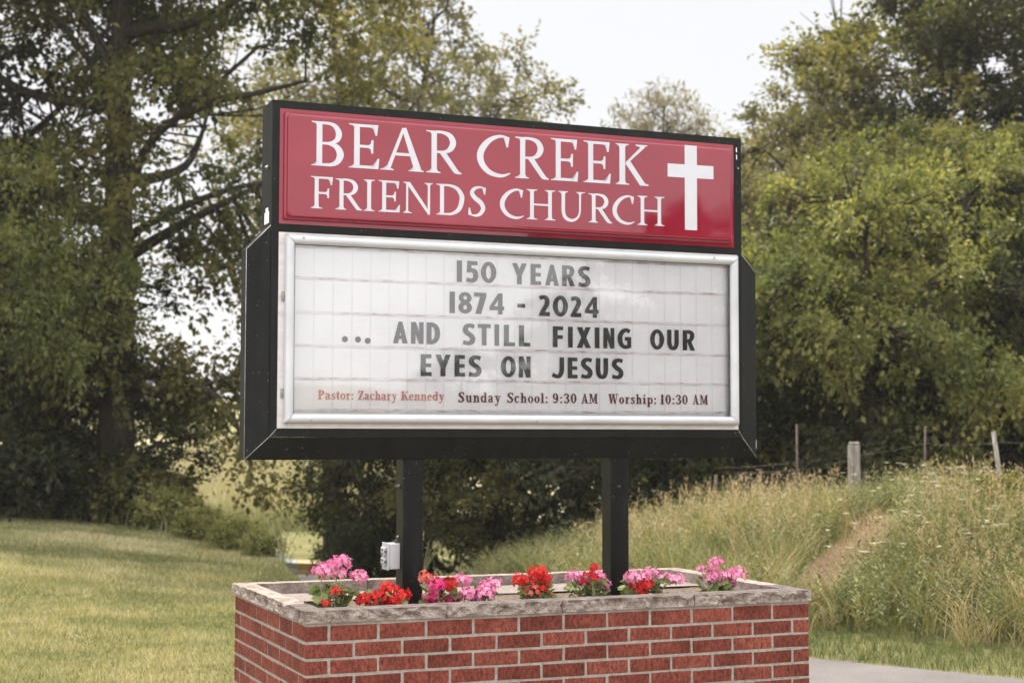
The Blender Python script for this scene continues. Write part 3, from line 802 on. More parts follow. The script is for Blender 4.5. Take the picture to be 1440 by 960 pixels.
# trees behind the photographer, which the glossy sign faces reflect
for i, (x, y, s, rz, lab) in enumerate([(17.6, -6.6, .68, .3, ''), (20.8, -4.0, .76, 2.0, ''), (15.9, -8.0, .42, 4.0, ''), (14.6, -9.3, .32, 1.0, ''), (19.8, -7.8, .66, 3.0, ''), (13.6, -10.6, .28, 5.0, ''), (18.4, -5.0, .66, 1.6, ''), (16.9, -8.2, .50, 2.6, ''), (15.6, -9.6, .38, 3.7, ''), (21.5, -6.2, .74, 4.9, '')]):
    place_tree('tree', 'broad', x, y, 'round leafy tree behind the photographer, outside the photo', group='trees behind the photographer', s=s, rz=rz, leafmat='leaf_dark')  # leaf colour darkened to deepen their reflection in the sign
#NEXT
# ------------------------------------------------------------------ the sign and planter share one yawed frame: u along the front, v back, z up
YAW = 0.3935
ORG = Vector((-0.8076, 6.2676, EYE - 0.8296))
def uv_world(u, v, z):
    c, s = math.cos(YAW), math.sin(YAW)
    return Vector((ORG.x + u * c - v * s, ORG.y + u * s + v * c, ORG.z + z))

# --- lettering: glyphs made of tapering ribbons, boxes and polygons
def ribbon_pts(P, n=8, closed=False):
    P = np.array(P, float)
    if closed:
        Q = np.vstack([P[-1], P, P[0], P[1]]); out = []
        for i in range(1, len(Q) - 2):
            a, b, c, d = Q[i - 1], Q[i], Q[i + 1], Q[i + 2]
            for k in range(n):
                t = k / n
                out.append(.5 * (2 * b + (c - a) * t + (2 * a - 5 * b + 4 * c - d) * t * t + (3 * b - a - 3 * c + d) * t ** 3))
        out.append(out[0]); return np.array(out)
    if len(P) == 2: return P
    return np.array(catmull(list(P), n))

SERIF = {  # traced with a cap height of 373
 'B': (274, [('b', 42, 0, 90, 373), ('p', [(0, 373), (60, 373), (60, 340), (42, 340), (34, 358), (0, 365)]), ('p', [(0, 0), (0, 8), (34, 15), (42, 33), (60, 33), (60, 0)]),
     ('r', [(80, 362, 22), (150, 360, 25), (200, 338, 38), (229, 284, 52), (218, 232, 44), (180, 203, 27), (130, 192, 20), (85, 190, 20)]),
     ('r', [(100, 193, 20), (155, 188, 26), (212, 165, 46), (243, 106, 60), (220, 44, 46), (170, 15, 30), (115, 11, 23), (42, 11, 22)])]),
 'E': (258, [('b', 45, 0, 92, 375), ('b', 40, 351, 232, 375), ('p', [(180, 353), (190, 375), (248, 375), (238, 285), (224, 285), (215, 335)]), ('b', 90, 176, 192, 199),
     ('p', [(192, 245), (208, 245), (206, 130), (190, 130), (184, 165), (165, 176), (165, 199), (184, 210)]), ('b', 40, 0, 235, 25),
     ('p', [(180, 0), (180, 25), (222, 34), (244, 88), (258, 90), (251, 0)]),
     ('p', [(0, 375), (60, 375), (60, 342), (45, 342), (36, 360), (0, 367)]), ('p', [(0, 0), (0, 8), (36, 15), (45, 33), (60, 33), (60, 0)])]),
 'F': (262, [('b', 45, 0, 92, 375), ('b', 40, 351, 232, 375), ('p', [(190, 353), (200, 375), (262, 375), (250, 282), (236, 282), (226, 335)]), ('b', 90, 172, 200, 195),
     ('p', [(200, 240), (217, 240), (215, 126), (198, 126), (192, 161), (172, 172), (172, 195), (192, 206)]),
     ('p', [(0, 375), (60, 375), (60, 342), (45, 342), (36, 360), (0, 367)]), ('p', [(0, 0), (0, 8), (36, 15), (45, 36), (92, 36), (101, 15), (137, 8), (137, 0)])]),
 'A': (365, [('p', [(178, 365), (215, 372), (344, 20), (285, 10)]), ('p', [(183, 372), (198, 345), (82, 10), (50, 18)]), ('b', 108, 128, 262, 153),
     ('p', [(0, 0), (0, 8), (38, 16), (56, 38), (80, 38), (80, 18), (112, 8), (112, 0)]), ('p', [(236, 0), (236, 8), (275, 18), (276, 40), (332, 40), (340, 16), (365, 8), (365, 0)])]),
 'R': (300, [('b', 45, 0, 90, 365), ('r', [(80, 356, 22), (142, 354, 25), (198, 330, 42), (226, 275, 54), (207, 218, 46), (160, 187, 25), (90, 183, 19)]),
     ('p', [(108, 184), (160, 190), (262, 42), (280, 20), (300, 10), (300, 0), (262, 0), (240, 6), (222, 26)]),
     ('p', [(0, 365), (60, 365), (60, 332), (45, 332), (36, 350), (0, 357)]), ('p', [(0, 0), (0, 8), (36, 15), (45, 36), (90, 36), (99, 15), (122, 8), (122, 0)])]),
 'C': (283, [('r', [(268, 345, 18), (195, 357, 24), (112, 320, 40), (52, 250, 54), (29, 180, 57), (42, 110, 53), (92, 46, 44), (155, 16, 34), (220, 11, 25), (283, 36, 9)]),
     ('p', [(218, 368), (276, 352), (263, 262), (250, 262), (238, 335)])]),
 'K': (278, [('b', 32, 0, 80, 372), ('p', [(82, 176), (86, 206), (212, 350), (250, 352)]), ('p', [(84, 190), (116, 226), (246, 22), (278, 10), (278, 0), (206, 0)]),
     ('p', [(168, 372), (168, 363), (200, 352), (212, 340), (238, 340), (246, 358), (268, 364), (268, 372)]),
     ('p', [(0, 372), (0, 364), (26, 356), (32, 338), (80, 338), (86, 356), (110, 364), (110, 372)]), ('p', [(0, 0), (0, 8), (26, 16), (32, 34), (80, 34), (86, 16), (112, 8), (112, 0)])]),
 'I': (130, [('b', 42, 0, 88, 373), ('p', [(0, 373), (0, 365), (34, 357), (42, 337), (88, 337), (96, 357), (130, 365), (130, 373)]), ('p', [(0, 0), (0, 8), (34, 16), (42, 36), (88, 36), (96, 16), (130, 8), (130, 0)])]),
 'N': (349, [('b', 34, 0, 58, 360), ('p', [(34, 373), (78, 373), (318, 18), (318, -8), (296, -8), (40, 350)]), ('b', 290, -6, 318, 373),
     ('p', [(0, 373), (80, 373), (60, 345), (34, 345), (26, 358), (0, 365)]), ('p', [(0, 0), (0, 8), (28, 16), (34, 34), (58, 34), (66, 16), (102, 8), (102, 0)]),
     ('p', [(250, 373), (250, 365), (284, 357), (290, 338), (318, 338), (324, 357), (349, 365), (349, 373)])]),
 'D': (331, [('b', 45, 0, 92, 373), ('r', [(60, 362, 22), (160, 360, 27), (248, 326, 44), (300, 250, 56), (303, 180, 58), (270, 78, 52), (190, 20, 32), (110, 11, 23), (45, 11, 22)]),
     ('p', [(0, 373), (60, 373), (60, 340), (45, 340), (36, 358), (0, 365)]), ('p', [(0, 0), (0, 8), (36, 15), (45, 33), (60, 33), (60, 0)])]),
 'S': (223, [('r', [(200, 344, 16), (140, 361, 22), (72, 338, 40), (44, 284, 50), (82, 226, 54), (148, 172, 56), (178, 104, 52), (145, 38, 42), (88, 11, 26), (14, 26, 12)]),
     ('p', [(158, 366), (210, 356), (202, 272), (189, 272), (178, 335)]), ('p', [(0, 20), (52, 4), (32, 38), (20, 104), (7, 104)])]),
 'H': (342, [('b', 42, 0, 86, 373), ('b', 256, 0, 300, 373), ('b', 84, 176, 258, 198),
     ('p', [(0, 373), (0, 365), (34, 357), (42, 338), (86, 338), (94, 357), (126, 365), (126, 373)]), ('p', [(0, 0), (0, 8), (34, 16), (42, 35), (86, 35), (94, 16), (126, 8), (126, 0)]),
     ('p', [(216, 373), (216, 365), (248, 357), (256, 338), (300, 338), (308, 357), (342, 365), (342, 373)]), ('p', [(216, 0), (216, 8), (248, 16), (256, 35), (300, 35), (308, 16), (342, 8), (342, 0)])]),
 'U': (320, [('r', [(62, 373, 44), (62, 240, 44), (64, 110, 44), (92, 42, 42), (158, 12, 34), (222, 40, 28), (256, 110, 24), (261, 240, 24), (261, 373, 24)]),
     ('p', [(0, 373), (0, 365), (34, 357), (40, 338), (84, 338), (90, 357), (118, 365), (118, 373)]), ('p', [(214, 373), (214, 365), (242, 357), (249, 338), (273, 338), (280, 357), (320, 365), (320, 373)])]),
}
def ell(cx, cy, rx, ry, wx, wy, n=16):
    return [(cx + rx * math.cos(a), cy + ry * math.sin(a), wx + (wy - wx) * abs(math.sin(a)) ** 1.5) for a in [2 * math.pi * k / n for k in range(n)]]
BOLD = {
 '1': (.25, [('b', 0, 0, .25, 1)]), 'I': (.25, [('b', 0, 0, .25, 1)]),
 '5': (.60, [('b', .06, .81, .56, 1), ('p', [(.06, .9), (.26, .9), (.24, .5), (.03, .46)]), ('r', [(.1, .52, .15), (.26, .57, .19), (.43, .5, .24), (.475, .32, .25), (.42, .15, .23), (.25, .085, .19), (.02, .12, .2)])]),
 '0': (.72, [('c', ell(.36, .5, .24, .41, .25, .18))]), 'O': (.76, [('c', ell(.38, .5, .255, .41, .25, .18))]),
 '8': (.64, [('c', ell(.32, .735, .19, .18, .22, .16)), ('c', ell(.32, .285, .20, .20, .24, .17))]),
 '7': (.58, [('b', 0, .81, .58, 1), ('p', [(.32, .9), (.58, .9), (.58, .82), (.34, 0), (.07, 0)])]),
 '4': (.70, [('b', 0, .2, .7, .38), ('b', .41, 0, .62, 1), ('p', [(0, .22), (0, .36), (.42, 1), (.55, 1), (.55, .9), (.2, .36), (.2, .22)])]),
 '-': (.38, [('b', 0, .36, .38, .54)]),
 '2': (.56, [('r', [(.03, .84, .2), (.2, .91, .18), (.37, .85, .22), (.425, .7, .25), (.38, .53, .24), (.26, .33, .22), (.14, .14, .22)]), ('p', [(0, 0), (.56, 0), (.56, .19), (.22, .19), (.02, .16)])]),
 'Y': (.76, [('p', [(0, 1), (.26, 1), (.5, .4), (.26, .4)]), ('p', [(.5, 1), (.76, 1), (.5, .4), (.26, .4)]), ('b', .26, 0, .5, .45)]),
 'E': (.54, [('b', 0, 0, .25, 1), ('b', .2, .82, .53, 1), ('b', .2, .41, .52, .58), ('b', .2, 0, .54, .18)]),
 'A': (.72, [('p', [(0, 0), (.25, 0), (.45, 1), (.27, 1)]), ('p', [(.47, 0), (.72, 0), (.45, 1), (.27, 1)]), ('b', .16, .2, .56, .36)]),
 'R': (.68, [('b', 0, 0, .24, 1), ('r', [(.15, .915, .17), (.35, .915, .175), (.5, .84, .22), (.515, .68, .24), (.44, .53, .2), (.3, .475, .16), (.15, .47, .16)]), ('p', [(.22, .5), (.44, .5), (.68, 0), (.42, 0)])]),
 'S': (.64, [('r', [(.57, .86, .19), (.39, .915, .175), (.19, .86, .22), (.135, .70, .25), (.24, .56, .23), (.42, .44, .23), (.505, .28, .25), (.43, .13, .22), (.26, .085, .175), (.03, .13, .19)])]),
 'N': (.62, [('b', 0, 0, .22, 1), ('b', .40, 0, .62, 1), ('p', [(.0, 1), (.23, 1), (.62, 0), (.39, 0)])]),
 'D': (.64, [('b', 0, 0, .24, 1), ('r', [(.12, .91, .18), (.28, .905, .19), (.44, .81, .22), (.52, .62, .25), (.52, .38, .25), (.44, .19, .22), (.28, .095, .19), (.12, .09, .18)])]),
 'T': (.66, [('b', 0, .82, .66, 1), ('b', .21, 0, .45, .9)]), 'L': (.56, [('b', 0, 0, .25, 1), ('b', .2, 0, .56, .18)]),
 'F': (.54, [('b', 0, 0, .25, 1), ('b', .2, .82, .54, 1), ('b', .2, .4, .53, .58)]),
 'X': (.74, [('p', [(0, 1), (.27, 1), (.74, 0), (.47, 0)]), ('p', [(.47, 1), (.73, 1), (.27, 0), (0, 0)])]),
 'G': (.72, [('r', [(.64, .83, .2), (.48, .915, .18), (.29, .86, .21), (.155, .68, .25), (.125, .48, .25), (.17, .26, .24), (.3, .12, .2), (.46, .09, .18), (.62, .13, .18)]), ('b', .5, .06, .72, .58), ('b', .38, .4, .6, .58)]),
 'U': (.65, [('r', [(.12, 1, .24), (.12, .7, .24), (.125, .34, .24), (.2, .14, .22), (.325, .085, .18), (.45, .14, .22), (.525, .34, .24), (.53, .7, .24), (.53, 1, .24)])]),
 'J': (.64, [('r', [(.52, 1, .24), (.52, .7, .24), (.51, .34, .24), (.42, .14, .22), (.26, .085, .18), (.03, .17, .2)])]),
 '.': (.28, [('c', ell(.14, .14, .07, .07, .14, .14))]),
}
def sb(x0, x1, y): return ('b', x0, y - (.045 if y > .3 else 0), x1, y + (.05 if y < .3 else 0.005))
V_, x_ = .18, .69
SLAB = {
 'P': (.62, [('b', .08, 0, .27, 1), ('b', 0, 0, .36, .08), ('b', 0, .92, .2, 1), ('r', [(.2, .95, .08), (.4, .93, .1), (.5, .74, .19), (.4, .53, .1), (.2, .5, .08)])]),
 'Z': (.58, [('b', .02, .91, .56, 1), ('p', [(.34, .95), (.56, .95), (.22, .05), (.0, .05)]), ('b', .0, 0, .57, .09), ('b', .02, .72, .1, 1), ('b', .49, 0, .57, .28)]),
 'K': (.72, [('b', .08, 0, .27, 1), ('b', 0, 0, .34, .08), ('b', 0, .92, .34, 1), ('p', [(.25, .38), (.27, .5), (.56, .95), (.62, .95)]), ('p', [(.3, .5), (.42, .62), (.7, .05), (.5, .05)]), ('b', .44, 0, .74, .08), ('b', .44, .92, .7, 1)]),
 'S': (.58, [('r', [(.5, .82, .08), (.42, .93, .1), (.22, .93, .12), (.11, .76, .18), (.24, .58, .19), (.4, .44, .19), (.47, .24, .18), (.36, .07, .12), (.18, .06, .1), (.05, .2, .08)]), ('b', .46, .7, .54, 1), ('b', .0, 0, .07, .3)]),
 'W': (.98, [('p', [(.05, 1), (.24, 1), (.38, 0), (.24, 0)]), ('p', [(.42, 1), (.48, 1), (.36, 0), (.28, 0)]), ('p', [(.40, 1), (.58, 1), (.72, 0), (.6, 0)]), ('p', [(.84, 1), (.9, 1), (.72, 0), (.64, 0)]), ('b', 0, .92, .34, 1), ('b', .37, .92, .64, 1), ('b', .74, .92, .98, 1)]),
 'A': (.74, [('p', [(.08, 0), (.16, 0), (.38, 1), (.32, 1)]), ('p', [(.46, 0), (.66, 0), (.42, 1), (.28, 1)]), ('b', .18, .26, .54, .34), ('b', 0, 0, .28, .08), ('b', .4, 0, .74, .08)]),
 'M': (.92, [('b', .1, 0, .17, 1), ('b', .66, 0, .84, 1), ('p', [(.08, 1), (.26, 1), (.5, .1), (.4, .1)]), ('p', [(.66, 1), (.78, 1), (.5, .1), (.42, .1)]), ('b', 0, 0, .28, .08), ('b', .58, 0, .92, .08), ('b', 0, .92, .2, 1), ('b', .74, .92, .92, 1)]),
 'a': (.54, [('r', [(.07, .5, .12), (.14, .62, .1), (.27, .64, .1), (.36, .52, .17), (.36, .2, .17), (.4, .07, .12), (.5, .06, .08)]), ('r', [(.36, .4, .08), (.18, .34, .12), (.1, .19, .16), (.16, .06, .1), (.27, .07, .1), (.36, .18, .08)])]),
 'c': (.47, [('r', [(.4, .5, .14), (.33, .62, .1), (.22, .63, .11), (.11, .5, .16), (.1, .3, .18), (.14, .13, .14), (.26, .05, .1), (.42, .14, .07)])]),
 'o': (.52, [('c', ell(.26, .34, .165, .30, .18, .08))]),
 'e': (.49, [('r', [(.12, .36, .07), (.4, .36, .07)]), ('r', [(.40, .36, .12), (.37, .54, .14), (.25, .64, .1), (.13, .52, .15), (.1, .32, .18), (.15, .13, .14), (.28, .05, .1), (.43, .15, .07)])]),
 's': (.44, [('r', [(.36, .54, .08), (.3, .63, .09), (.16, .62, .1), (.1, .5, .14), (.2, .4, .15), (.32, .28, .16), (.34, .14, .14), (.24, .05, .09), (.12, .06, .08), (.04, .16, .07)]), ('b', .33, .48, .39, .68), ('b', .01, 0, .06, .2)]),
 't': (.36, [('r', [(.18, .9, .14), (.18, .5, .18), (.18, .2, .18), (.23, .06, .12), (.34, .08, .07)]), ('b', 0, .6, .34, .68)]),
 'r': (.46, [('b', .09, 0, .26, .68), ('b', 0, 0, .35, .07), ('b', 0, .61, .2, .68), ('r', [(.24, .48, .08), (.32, .61, .1), (.41, .58, .15)])]),
 'n': (.62, [('b', .09, 0, .26, .68), ('b', 0, 0, .33, .07), ('b', 0, .61, .2, .68), ('r', [(.24, .5, .08), (.34, .62, .11), (.44, .55, .15), (.46, .4, .17), (.46, .0, .17)]), ('b', .36, 0, .61, .07)]),
 'h': (.62, [('b', .09, 0, .26, 1), ('b', 0, 0, .33, .07), ('b', 0, .93, .2, 1), ('r', [(.24, .5, .08), (.34, .62, .11), (.44, .55, .15), (.46, .4, .17), (.46, .0, .17)]), ('b', .36, 0, .61, .07)]),
 'u': (.62, [('r', [(.16, .68, .17), (.16, .3, .17), (.2, .1, .14), (.3, .05, .1), (.4, .18, .08)]), ('b', .38, 0, .55, .68), ('b', 0, .61, .2, .68), ('b', .3, .61, .5, .68), ('b', .42, 0, .62, .07)]),
 'd': (.60, [('r', [(.38, .5, .07), (.26, .63, .1), (.13, .52, .16), (.1, .33, .18), (.14, .14, .15), (.25, .05, .1), (.38, .2, .07)]), ('b', .36, 0, .53, 1), ('b', .26, .93, .45, 1), ('b', .4, 0, .6, .07)]),
 'p': (.60, [('b', .08, -.28, .25, .68), ('b', 0, -.3, .34, -.23), ('b', 0, .61, .2, .68), ('r', [(.23, .5, .07), (.34, .63, .1), (.46, .52, .16), (.49, .33, .18), (.46, .14, .15), (.34, .05, .1), (.23, .18, .07)])]),
 'y': (.58, [('p', [(.06, .66), (.24, .66), (.38, .1), (.28, .0)]), ('r', [(.46, .66, .07), (.34, .1, .1), (.24, -.2, .1), (.12, -.26, .1), (.05, -.18, .12)]), ('b', 0, .61, .32, .68), ('b', .36, .61, .58, .68)]),
 'l': (.34, [('b', .08, 0, .26, 1), ('b', 0, 0, .34, .07), ('b', 0, .93, .2, 1)]),
 'i': (.34, [('b', .08, 0, .26, .68), ('b', 0, 0, .34, .07), ('b', 0, .61, .2, .68), ('c', ell(.17, .88, .05, .05, .1, .1, 10))]),
 ':': (.26, [('c', ell(.13, .09, .045, .045, .09, .09, 10)), ('c', ell(.13, .55, .045, .045, .09, .09, 10))]),
 '0': (.54, [('c', ell(.27, .5, .17, .45, .2, .09))]),
 '1': (.40, [('b', .12, 0, .3, 1), ('b', .02, 0, .4, .08), ('p', [(.02, .78), (.2, 1), (.2, .86)])]),
 '3': (.54, [('r', [(.07, .76, .14), (.16, .93, .1), (.3, .93, .1), (.42, .76, .18), (.34, .56, .1), (.2, .52, .08)]), ('r', [(.2, .52, .08), (.36, .49, .1), (.45, .26, .19), (.33, .06, .1), (.18, .05, .1), (.06, .2, .15)])]),
 '9': (.54, [('c', ell(.25, .68, .15, .27, .18, .09)), ('r', [(.42, .72, .18), (.43, .42, .18), (.36, .12, .13), (.2, .05, .1), (.08, .16, .14)])]),
}
class Text:
    """flat film lettering, each stroke a few hundredths of a millimetre apart"""
    def __init__(s, v, cap_nom, slope=0.0): s.m = MB(); s.v = v; s.cap = cap_nom; s.k = 0; s.slope = slope; s.u0 = 0
    def glyph(s, font, ch, u0, u1, z0, h):
        wn_, items = font[ch]
        sx, sz_ = (u1 - u0) / wn_, h / s.cap
        for k, it in enumerate(items):
            vv = s.v - k * .00012
            if it[0] == 'b':
                _, x0, y0, x1, y1 = it; polys = [[(x0, y0), (x1, y0), (x1, y1), (x0, y1)]]
            elif it[0] == 'p': polys = [it[1]]
            else:
                P = ribbon_pts([(x * sx, y * sz_, w * (sx + sz_) / 2) for x, y, w in it[1]], 6, closed=it[0] == 'c')
                t = np.gradient(P[:, :2], axis=0)
                if it[0] == 'c': t[0] = t[-1] = P[1, :2] - P[-2, :2]
                t /= np.linalg.norm(t, axis=1)[:, None] + 1e-12
                nn = np.stack([-t[:, 1], t[:, 0]], 1)
                a = P[:, :2] + nn * P[:, 2:3] / 2; b = P[:, :2] - nn * P[:, 2:3] / 2
                polys = [[(a[i][0] / sx, a[i][1] / sz_), (b[i][0] / sx, b[i][1] / sz_), (b[i + 1][0] / sx, b[i + 1][1] / sz_), (a[i + 1][0] / sx, a[i + 1][1] / sz_)] for i in range(len(P) - 1)]
            for pl in polys:
                s.m.face([(u0 + x * sx, vv, z0 + y * sz_ + s.slope * (u0 + x * sx)) for x, y in pl])
    def line(s, font, txt, u0, u1, z0, h, gap=.06):
        tot = sum(font[c][0] for c in txt) + gap * (len(txt) - 1)
        k = (u1 - u0) / tot; x = u0
        for c in txt:
            w = font[c][0] * k
            s.glyph(font, c, x, x + w, z0, h); x += w + gap * k
    def build(s, name, mat, parent):
        bm = s.m.b
        bmesh.ops.triangulate(bm, faces=[f for f in bm.faces if len(f.verts) > 4])
        for f in bm.faces:
            f.normal_update()
            if f.normal.y > 0: f.normal_flip()
        me = bpy.data.meshes.new(name); bm.to_mesh(me); bm.free()
        return link(name, me, mat, parent)

# --- brick planter
PL_W, PL_D, BASE = 2.3175, 1.2418, -ORG.z - 0.03
planter = empty('brick_planter', ORG, YAW)
tag(planter, 'red brick planter box with rock faced stone coping under the sign', 'planter')
rng = np.random.default_rng(7)
HH, SB = .0649, .2032
mo = MB(); ins = .0020; tk = .09
# mortar core: four walls butted
mo.box(ins, PL_W - ins, ins, tk, BASE, .0765); mo.box(ins, PL_W - ins, PL_D - tk, PL_D - ins, BASE, .0765)
mo.box(ins, tk, tk, PL_D - tk, BASE, .0765); mo.box(PL_W - tk, PL_W - ins, tk, PL_D - tk, BASE, .0765)
mo.build('mortar', M['mortar'], planter)
bm = bmesh.new(); tints = []
def brick(x0, x1, y0, y1, z0, z1):
    j = .0012
    m4 = Matrix.Translation(((x0 + x1) / 2 + rng.uniform(-j, j) * .5, (y0 + y1) / 2 + rng.uniform(-j, j) * .5, (z0 + z1) / 2 + rng.uniform(-j, j))) @ Matrix.Rotation(rng.uniform(-.004, .004), 4, 'Y') @ Matrix.Diagonal((x1 - x0, y1 - y0, z1 - z0, 1))
    n0 = len(bm.faces)
    r = bmesh.ops.create_cube(bm, size=1, matrix=m4)
    es = list({e for v in r['verts'] for e in v.link_edges})
    bmesh.ops.bevel(bm, geom=es, offset=.0022, segments=1, affect='EDGES')
    bm.faces.ensure_lookup_table()
    for v in {v for f in bm.faces[n0:] for v in f.verts}:
        v.co += Vector(rng.normal(0, .0007, 3))
    tints.extend([float(np.clip(.55 + rng.normal(0, .22), 0, 1))] * (len(bm.faces) - n0))
bj, bw = .0108, .046
z_k = [(-k * HH + bj / 2, -(k - 1) * HH - bj / 2) for k in range(0, 13)]
for k, (z0, z1) in enumerate(z_k):
    if k == 0: z1 = .0655
    if z1 < BASE: break
    odd = k % 2
    # front / back runs: corner header, then stretchers
    joints = [.096 + SB * i for i in range(11)] if not odd else [.1985 + SB * i for i in range(11)]
    edges = [0.0] + joints + [PL_W]
    for face in (0, 1):
        for i in range(len(edges) - 1):
            a = edges[i] + (bj / 2 if i else 0); b = edges[i + 1] - (bj / 2 if i < len(edges) - 2 else 0)
            if b - a < .02: continue
            if face == 0: brick(a, b, 0, bw, z0, z1)
            else: brick(a, b, PL_D - bw, PL_D, z0, z1)
    st = PL_D / 6.0
    sj = [st * i for i in range(1, 6)] if not odd else [st * (i + .5) for i in range(0, 6)]
    edges = [bw] + sj + [PL_D - bw]
    for xx in (0, 1):
        for i in range(len(edges) - 1):
            a = edges[i] + (bj / 2 if i else .0004); b = edges[i + 1] - (bj / 2 if i < len(edges) - 2 else .0004)
            if b - a < .012: continue
            if xx == 0: brick(0, bw, a, b, z0, z1)
            else: brick(PL_W - bw, PL_W, a, b, z0, z1)
me = bpy.data.meshes.new('brick_wall'); bm.to_mesh(me)
at = me.attributes.new('tint', 'FLOAT', 'FACE')
at.data.foreach_set('value', np.array((tints + [0.5] * len(me.polygons))[:len(me.polygons)], dtype=np.float32))
bm.free()
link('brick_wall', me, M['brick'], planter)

def vnoise(P, seed, f):
    """cheap smooth value noise on points"""
    r = np.random.default_rng(seed); out = np.zeros(len(P)); amp = 1.0
    for o in range(4):
        for _ in range(4):
            k = r.normal(size=3) * f * 2.0 ** o; ph = r.uniform(0, 6.28)
            out += amp * .25 * np.sin(P @ k + ph)
        amp *= .55
    return out

def coping_stone(u0, u1, v0, v1, rough, seed, z0=.0775, z1=.1257):
    """rough: set of faces 'f' 'b' 'l' 'r' that are rock-faced"""
    bmx = bmesh.new()
    bmesh.ops.create_cube(bmx, size=1, matrix=Matrix.Translation(((u0 + u1) / 2, (v0 + v1) / 2, (z0 + z1) / 2)) @ Matrix.Diagonal((u1 - u0, v1 - v0, z1 - z0, 1)))
    step = .012
    for ax, L in ((0, u1 - u0), (1, v1 - v0), (2, z1 - z0)):
        n = max(2, int(L / (step if ax != 2 else .0055)))
        for i in range(1, n):
            co = [0, 0, 0]; no = [0, 0, 0]; no[ax] = 1
            co[ax] = (u0, v0, z0)[ax] + L * i / n
            # only cut densely near the rough sides
            bmesh.ops.bisect_plane(bmx, geom=list(bmx.verts) + list(bmx.edges) + list(bmx.faces), plane_co=co, plane_no=no)
    bmx.verts.ensure_lookup_table()
    P = np.array([v.co[:] for v in bmx.verts])
    h = (P[:, 2] - z0) / (z1 - z0)
    n1 = vnoise(P, seed, 26); n2 = vnoise(P, seed + 1, 75); n3 = vnoise(P * np.array([1, 1, .4]), seed + 2, 14)
    ridge = -np.abs(n1) * .9 + .25 * n2 + .35 * n3
    edge = np.clip(np.minimum(h, 1 - h) * 5, 0, 1)
    Q = P.copy(); e = 1e-4
    for side in rough:
        ax, lim, sg = {'f': (1, v0, -1), 'b': (1, v1, 1), 'l': (0, u0, -1), 'r': (0, u1, 1)}[side]
        on = np.abs(P[:, ax] - lim) < e
        d = (.005 + .028 * ridge) * (.25 + .75 * edge) + .0035 * np.where(h > .97, vnoise(P, seed + 5, 60), 0)
        Q[:, ax] += np.where(on, sg * d, 0)
        Q[:, 2] += np.where(on & (h > .05) & (h < .95), .003 * n2, 0)
    top = h > .999
    Q[:, 2] += np.where(top, .0008 * n1 + .0005 * n2, 0)
    for v, q in zip(bmx.verts, Q): v.co = q
    me_ = bpy.data.meshes.new('coping_stone'); bmx.to_mesh(me_); bmx.free()
    return link('coping_stone', me_, M['stone'], planter)
oh, ci = .0095, .088
j2 = .0022
def run(vals): return [(vals[i] + (j2 if i else 0), vals[i + 1] - (j2 if i < len(vals) - 2 else 0)) for i in range(len(vals) - 1)]
for i, (a, b) in enumerate(run([-oh, .587, 1.10, 1.731, PL_W + oh])):
    coping_stone(a, b, -oh, .104, 'f' + ('l' if i == 0 else '') + ('r' if i == 3 else ''), 100 + i)
for i, (a, b) in enumerate(run([-oh, .62, 1.28, 1.86, PL_W + oh])):
    coping_stone(a, b, PL_D - .072, PL_D + oh, 'b' + ('l' if i == 0 else '') + ('r' if i == 3 else ''), 110 + i)
for i, (a, b) in enumerate(run([.104 + j2, .49, .86, PL_D - .072 - j2])):
    coping_stone(-oh, .080, a, b, 'l', 120 + i)
    coping_stone(PL_W - .080, PL_W + oh, a, b, 'r', 130 + i)
# inner lining below the coping, gravel and soil inside
def bed(name, u0, u1, v0, v1, z, amp, mat, seed, skirt=.1):
    n1, n2 = int((u1 - u0) / .016), int((v1 - v0) / .016)
    U, Vv = np.meshgrid(np.linspace(u0, u1, n1), np.linspace(v0, v1, n2))
    P = np.stack([U.ravel(), Vv.ravel(), np.zeros(U.size)], 1)
    zz = z + amp * (vnoise(P, seed, 9) * .7 + vnoise(P, seed + 3, 60) * .5)
    P[:, 2] = zz
    ii_ = (np.arange(n2 - 1)[:, None] * n1 + np.arange(n1 - 1)[None]).ravel()
    return link(name, np_mesh(name, P, np.stack([ii_, ii_ + 1, ii_ + n1 + 1, ii_ + n1], 1), smooth=True), mat, planter)
bed('gravel', .075, PL_W - .075, .80, PL_D - .065, .0775, .0012, M['concrete'], 61)
bed('soil', .075, PL_W - .075, .085, .815, .070, .006, M['soil'], 62)

# --- the church sign
SG = Vector((1.11, .54, -ORG.z))
sign = empty('church_sign', uv_world(*SG), YAW)
tag(sign, 'black church sign with red name panel and white changeable message board on two posts', 'sign')
PV = .4437                      # front plate plane
def P3(u, v, z): return (u - SG.x, v - SG.y, z - SG.z)
class SMB(MB):
    """boxes given in planter coordinates, stored relative to the sign's base"""
    def box(s, x0, x1, y0, y1, z0, z1, bev=0.0, seg=2):
        return MB.box(s, x0 - SG.x, x1 - SG.x, y0 - SG.y, y1 - SG.y, z0 - SG.z, z1 - SG.z, bev, seg)
    def pf(s, pts, smooth=False): return s.face([P3(*p) for p in pts], smooth)
L_, R_, ZB, ZT = -.045, 2.2464, .806, 2.2367
cab = SMB()
